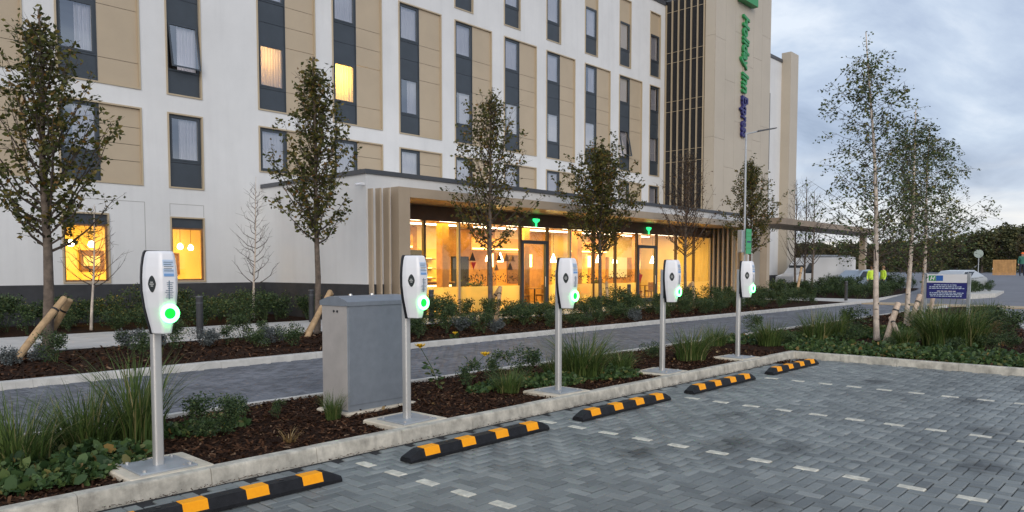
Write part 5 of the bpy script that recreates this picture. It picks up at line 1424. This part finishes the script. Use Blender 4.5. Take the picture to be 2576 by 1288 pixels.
# people: one continuous skinned body each
def person(label, loc, rz, top, legs, hat=None, scale=1.0, arm=0.0, vest=None):
    j = dict(pel=(0, 0, .95), sp=(0, .01, 1.15), ch=(0, 0, 1.36), nk=(0, 0, 1.50), hd=(0, -.02, 1.60), ht=(0, -.01, 1.72),
             ls=(.19, 0, 1.42), le=(.25, .02, 1.13), lw=(.24, -.10 - arm, .92 + arm), lh=(.235, -.14 - arm, .85 + arm),
             rs=(-.19, 0, 1.42), re=(-.25, .02, 1.13), rw=(-.24, -.06, .89), rh=(-.235, -.09, .81),
             lp=(.10, 0, .90), lk=(.12, -.03, .50), la=(.12, .02, .09), lt=(.13, -.15, .04), rp=(-.10, 0, .90), rk=(-.12, .0, .50), ra=(-.12, .05, .09), rt=(-.13, -.12, .04))
    rad = dict(pel=.15, sp=.135, ch=.16, nk=.058, hd=.088, ht=.07, ls=.075, le=.052, lw=.038, lh=.042, rs=.075, re=.052, rw=.038, rh=.042, lp=.10, lk=.068, la=.048, lt=.04, rp=.10, rk=.068, ra=.048, rt=.04)
    keys = list(j); ed = [('pel', 'sp'), ('sp', 'ch'), ('ch', 'nk'), ('nk', 'hd'), ('hd', 'ht'), ('ch', 'ls'), ('ls', 'le'), ('le', 'lw'), ('lw', 'lh'), ('ch', 'rs'), ('rs', 're'), ('re', 'rw'), ('rw', 'rh'), ('pel', 'lp'), ('lp', 'lk'), ('lk', 'la'), ('la', 'lt'), ('pel', 'rp'), ('rp', 'rk'), ('rk', 'ra'), ('ra', 'rt')]
    me = bpy.data.meshes.new('person'); me.from_pydata([j[k_] for k_ in keys], [(keys.index(a), keys.index(b_)) for a, b_ in ed], [])
    o = bpy.data.objects.new('tmp', me); col.objects.link(o)
    sk = o.modifiers.new('skin', 'SKIN'); 
    if not me.skin_vertices: bpy.context.view_layer.objects.active = o
    for i, k_ in enumerate(keys):
        sv = me.skin_vertices[0].data[i]; sv.radius = (rad[k_], rad[k_] * (.72 if k_ in ('pel', 'sp', 'ch') else 1)); sv.use_root = (k_ == 'pel')
    ss = o.modifiers.new('sub', 'SUBSURF'); ss.levels = 2; ss.render_levels = 2
    dg = bpy.context.evaluated_depsgraph_get(); m2 = bpy.data.meshes.new_from_object(o.evaluated_get(dg)); bpy.data.objects.remove(o)
    for mm in (top, legs, 'skin', 'blackplastic'): m2.materials.append(M[mm])
    for p in m2.polygons:
        c_ = p.center; hand = abs(c_.x) > .19 and c_.z < .93
        p.material_index = 3 if c_.z < .11 else 1 if (c_.z < .92 and not hand) else 2 if (c_.z > 1.50 or hand) else 0; p.use_smooth = True
    pr = tag(empty('person', loc, rz), label, 'person'); pr.scale = (scale,) * 3
    link('body', m2, pr)
    if hat:
        m = MB(); m.tube([(0, -.02, 1.66), (0, -.02, 1.69), (0, -.015, 1.76), (0, -.01, 1.79)], [.115, .112, .085, .03], 14); m.build('hard_hat', hat, pr, True)
    else:
        m = MB(); m.tube([(0, 0, 1.60), (0, .01, 1.68), (0, .005, 1.75), (0, 0, 1.775)], [.095, .102, .075, .02], 12); m.build('hair', 'wood', pr, True)
    m = MB(); m.loft([[(a * .205, b_ * .135, z) for a, b_ in [(math.cos(2 * math.pi * q / 16), math.sin(2 * math.pi * q / 16)) for q in range(16)]] for z in (1.02, 1.20, 1.34, 1.42)], False, False)
    if vest: m.build('vest', vest, pr, True)
    return pr
x, y = far_at(2193, 52); person('worker in a yellow high-visibility vest standing behind the tallest birch trunk', (x, y, ground_z(x)), R(-60), 'hivis', 'navycloth', None, vest='hivis')
x, y = far_at(2222, 52.5); person('worker in a yellow high-visibility vest turned sideways next to the other worker', (x, y, ground_z(x)), R(-130), 'hivis', 'navycloth', 'orangehat' if False else None, vest='hivis')
x, y = far_at(2571, 68); person('person in a dark green jacket and orange hat by the timber fence', (x, y, ground_z(x)), R(-70), 'hivisgreen', 'navycloth', 'orangehat')
# timber fence
fx0 = far_at(2497, 74); fx1 = far_at(2556, 74)
fe = tag(empty('timber_fence', (fx0[0], fx0[1], ground_z(fx0[0])), math.atan2(fx1[1] - fx0[1], fx1[0] - fx0[0])), 'short orange-brown timber board fence beside the road', 'fence')
FL = math.hypot(fx1[0] - fx0[0], fx1[1] - fx0[1]); nb_ = 16
for i in range(nb_):
    m = MB(); m.box(i * FL / nb_ + .006, (i + 1) * FL / nb_ - .006, -.012 + .008 * (i % 2), .012 + .008 * (i % 2), .03, 1.3); m.build('board', 'fence', fe)
for q in (.25, 1.0):
    m = MB(); m.box(0, FL, .02, .06, q, q + .08); m.build('rail', 'fence', fe)
# round sign on a pole
x, y = far_at(2461, 70); rsn = tag(empty('round_sign', (x, y, ground_z(x))), 'round pale traffic sign on a thin pole by the road', 'sign')
m = MB(); m.tube([(0, 0, 0), (0, 0, 2.0)], .035, 8); m.build('pole', 'galv', rsn)
m = MB(); m.loft([[(-.05 - d, .33 * math.cos(a), 1.75 + .33 * math.sin(a)) for a in [2 * math.pi * q / 24 for q in range(24)]] for d in (0, .02)]); m.build('disc', mat('sign_back', (.42, .48, .42), .5), rsn)
# planted island in the road
ix, iy = far_at(2468, 54)
b = MB(); b.prism([(ix - 7, iy - .6), (ix - 4, iy - 1.5), (ix + 2, iy - .9), (ix + 4, iy + .6), (ix + 2, iy + 2.0), (ix - 6, iy + 1.4)], ground_z(ix - 7) - .1, ground_z(ix) + .16); struct(b.build('traffic_island', 'edging'))
for i in range(12):
    put_shrub(ix - 5 + i * .7, iy + rs.uniform(-.6, .9), ground_z(ix) + .15, SH[rs.randrange(4)], rs.uniform(.7, .9), 'low shrub on the planted island in the road', 'shrubs on the road island')
# wood behind: single trees, then the mass
def crown_mesh(n, w, h, size, m, seed):
    r = np.random.default_rng(seed); k_ = 26
    cen = np.stack([r.normal(0, .42, k_) * w, r.normal(0, .42, k_) * w, r.uniform(.1, .92, k_) * h], 1); cen[:, :2] *= (1.1 - .75 * (cen[:, 2:3] / h) ** 1.5); rr = r.uniform(.14, .34, k_) * w
    idx = r.integers(0, k_, n); d = r.normal(size=(n, 3)); d /= np.linalg.norm(d, axis=1)[:, None]
    P = cen[idx] + d * (rr[idx] * r.uniform(.35, 1.1, n) ** .55)[:, None]
    V, F = leaves(P, size, seed + 1); o = np_mesh('crown', V, F, m); me = o.data; bpy.data.objects.remove(o); return me
M['leaffar'] = ramp_mat('far_leaves', [(0, (0.0351, 0.0421, 0.0175)), (0.6, (0.078, 0.0842, 0.0312)), (1, (0.1463, 0.1306, 0.0468))], .6, transl=.15)
M['leaffar2'] = ramp_mat('far_leaves_brown', [(0, (0.0473, 0.0365, 0.0169)), (0.6, (0.0929, 0.0729, 0.0304)), (1, (0.1519, 0.1185, 0.0439))], .6, transl=.15)
CM = [crown_mesh(2600, 3.0, 6.5, .42, 'leaffar', 61), crown_mesh(2600, 3.4, 6.0, .42, 'leaffar2', 62), crown_mesh(2400, 2.6, 7.0, .40, 'leaffar', 63)]
tkm = MB(); tkm.tube([(0, 0, 0), (.05, 0, 2), (0, .05, 5.5)], [.2, .16, .05], 8)
for q in range(6): tkm.tube([(0, 0, 1.8 + q * .5), (math.cos(q * 1.1) * 1.4, math.sin(q * 1.1) * 1.4, 3.8 + q * .5)], [.07, .02], 5, False)
tko = tkm.build('trunk', 'bark'); tkme = tko.data; bpy.data.objects.remove(tko)
k_ = 0
for px in list(range(1960, 2680, 34)):
    D = 120 + rs.uniform(-14, 20); x, y = far_at(px, D)
    top = float(np.interp(px, [1960, 2100, 2300, 2400, 2450, 2520, 2560, 2680], [4.4, 4.4, 4.6, 5.0, 5.4, 6.4, 6.2, 6.4])) * D / 125
    t = tag(empty('far_tree', (x, y, ground_z(x))), ['dark olive tree in the wood beyond the road', 'brownish tree in the wood beyond the road', 'narrow dark tree in the wood beyond the road'][k_ % 3], 'tree', ['olive trees in the wood', 'brownish trees in the wood', 'narrow trees in the wood'][k_ % 3])
    link('trunk', tkme, t); c = link('crown', CM[k_ % 3], t); c.location = (0, 0, .9); c.rotation_euler = (0, 0, rs.uniform(0, 6.28)); s_ = top / 7.4; t.scale = (s_ * 1.15, s_ * 1.15, s_); k_ += 1
P = []
r = np.random.default_rng(90)
for px in range(1900, 2760, 5):
    D = 150 + r.uniform(-10, 40); x, y = far_at(px, D)
    top = float(np.interp(px, [1900, 2100, 2300, 2400, 2450, 2520, 2560, 2760], [6.0, 6.0, 6.2, 6.6, 7.2, 8.6, 8.2, 8.4])) * D / 150 * 1.05 * r.uniform(.8, 1.0)
    n = 240; q = r.normal(size=(n, 3)) * [1.9, 1.9, 0]; z_ = r.uniform(0, 1, n) ** .7 * top; q[:, 0] *= (1.15 - .8 * (z_ / top)); q[:, 1] *= (1.15 - .8 * (z_ / top))
    P.append(q + np.stack([np.full(n, x), np.full(n, y), z_], 1))
V, F = leaves(np.concatenate(P), .62, 91); stuff(tag(np_mesh('far_wood', V, F, 'leaffar'), 'dark autumn wood closing the view beyond the road', 'wood'))
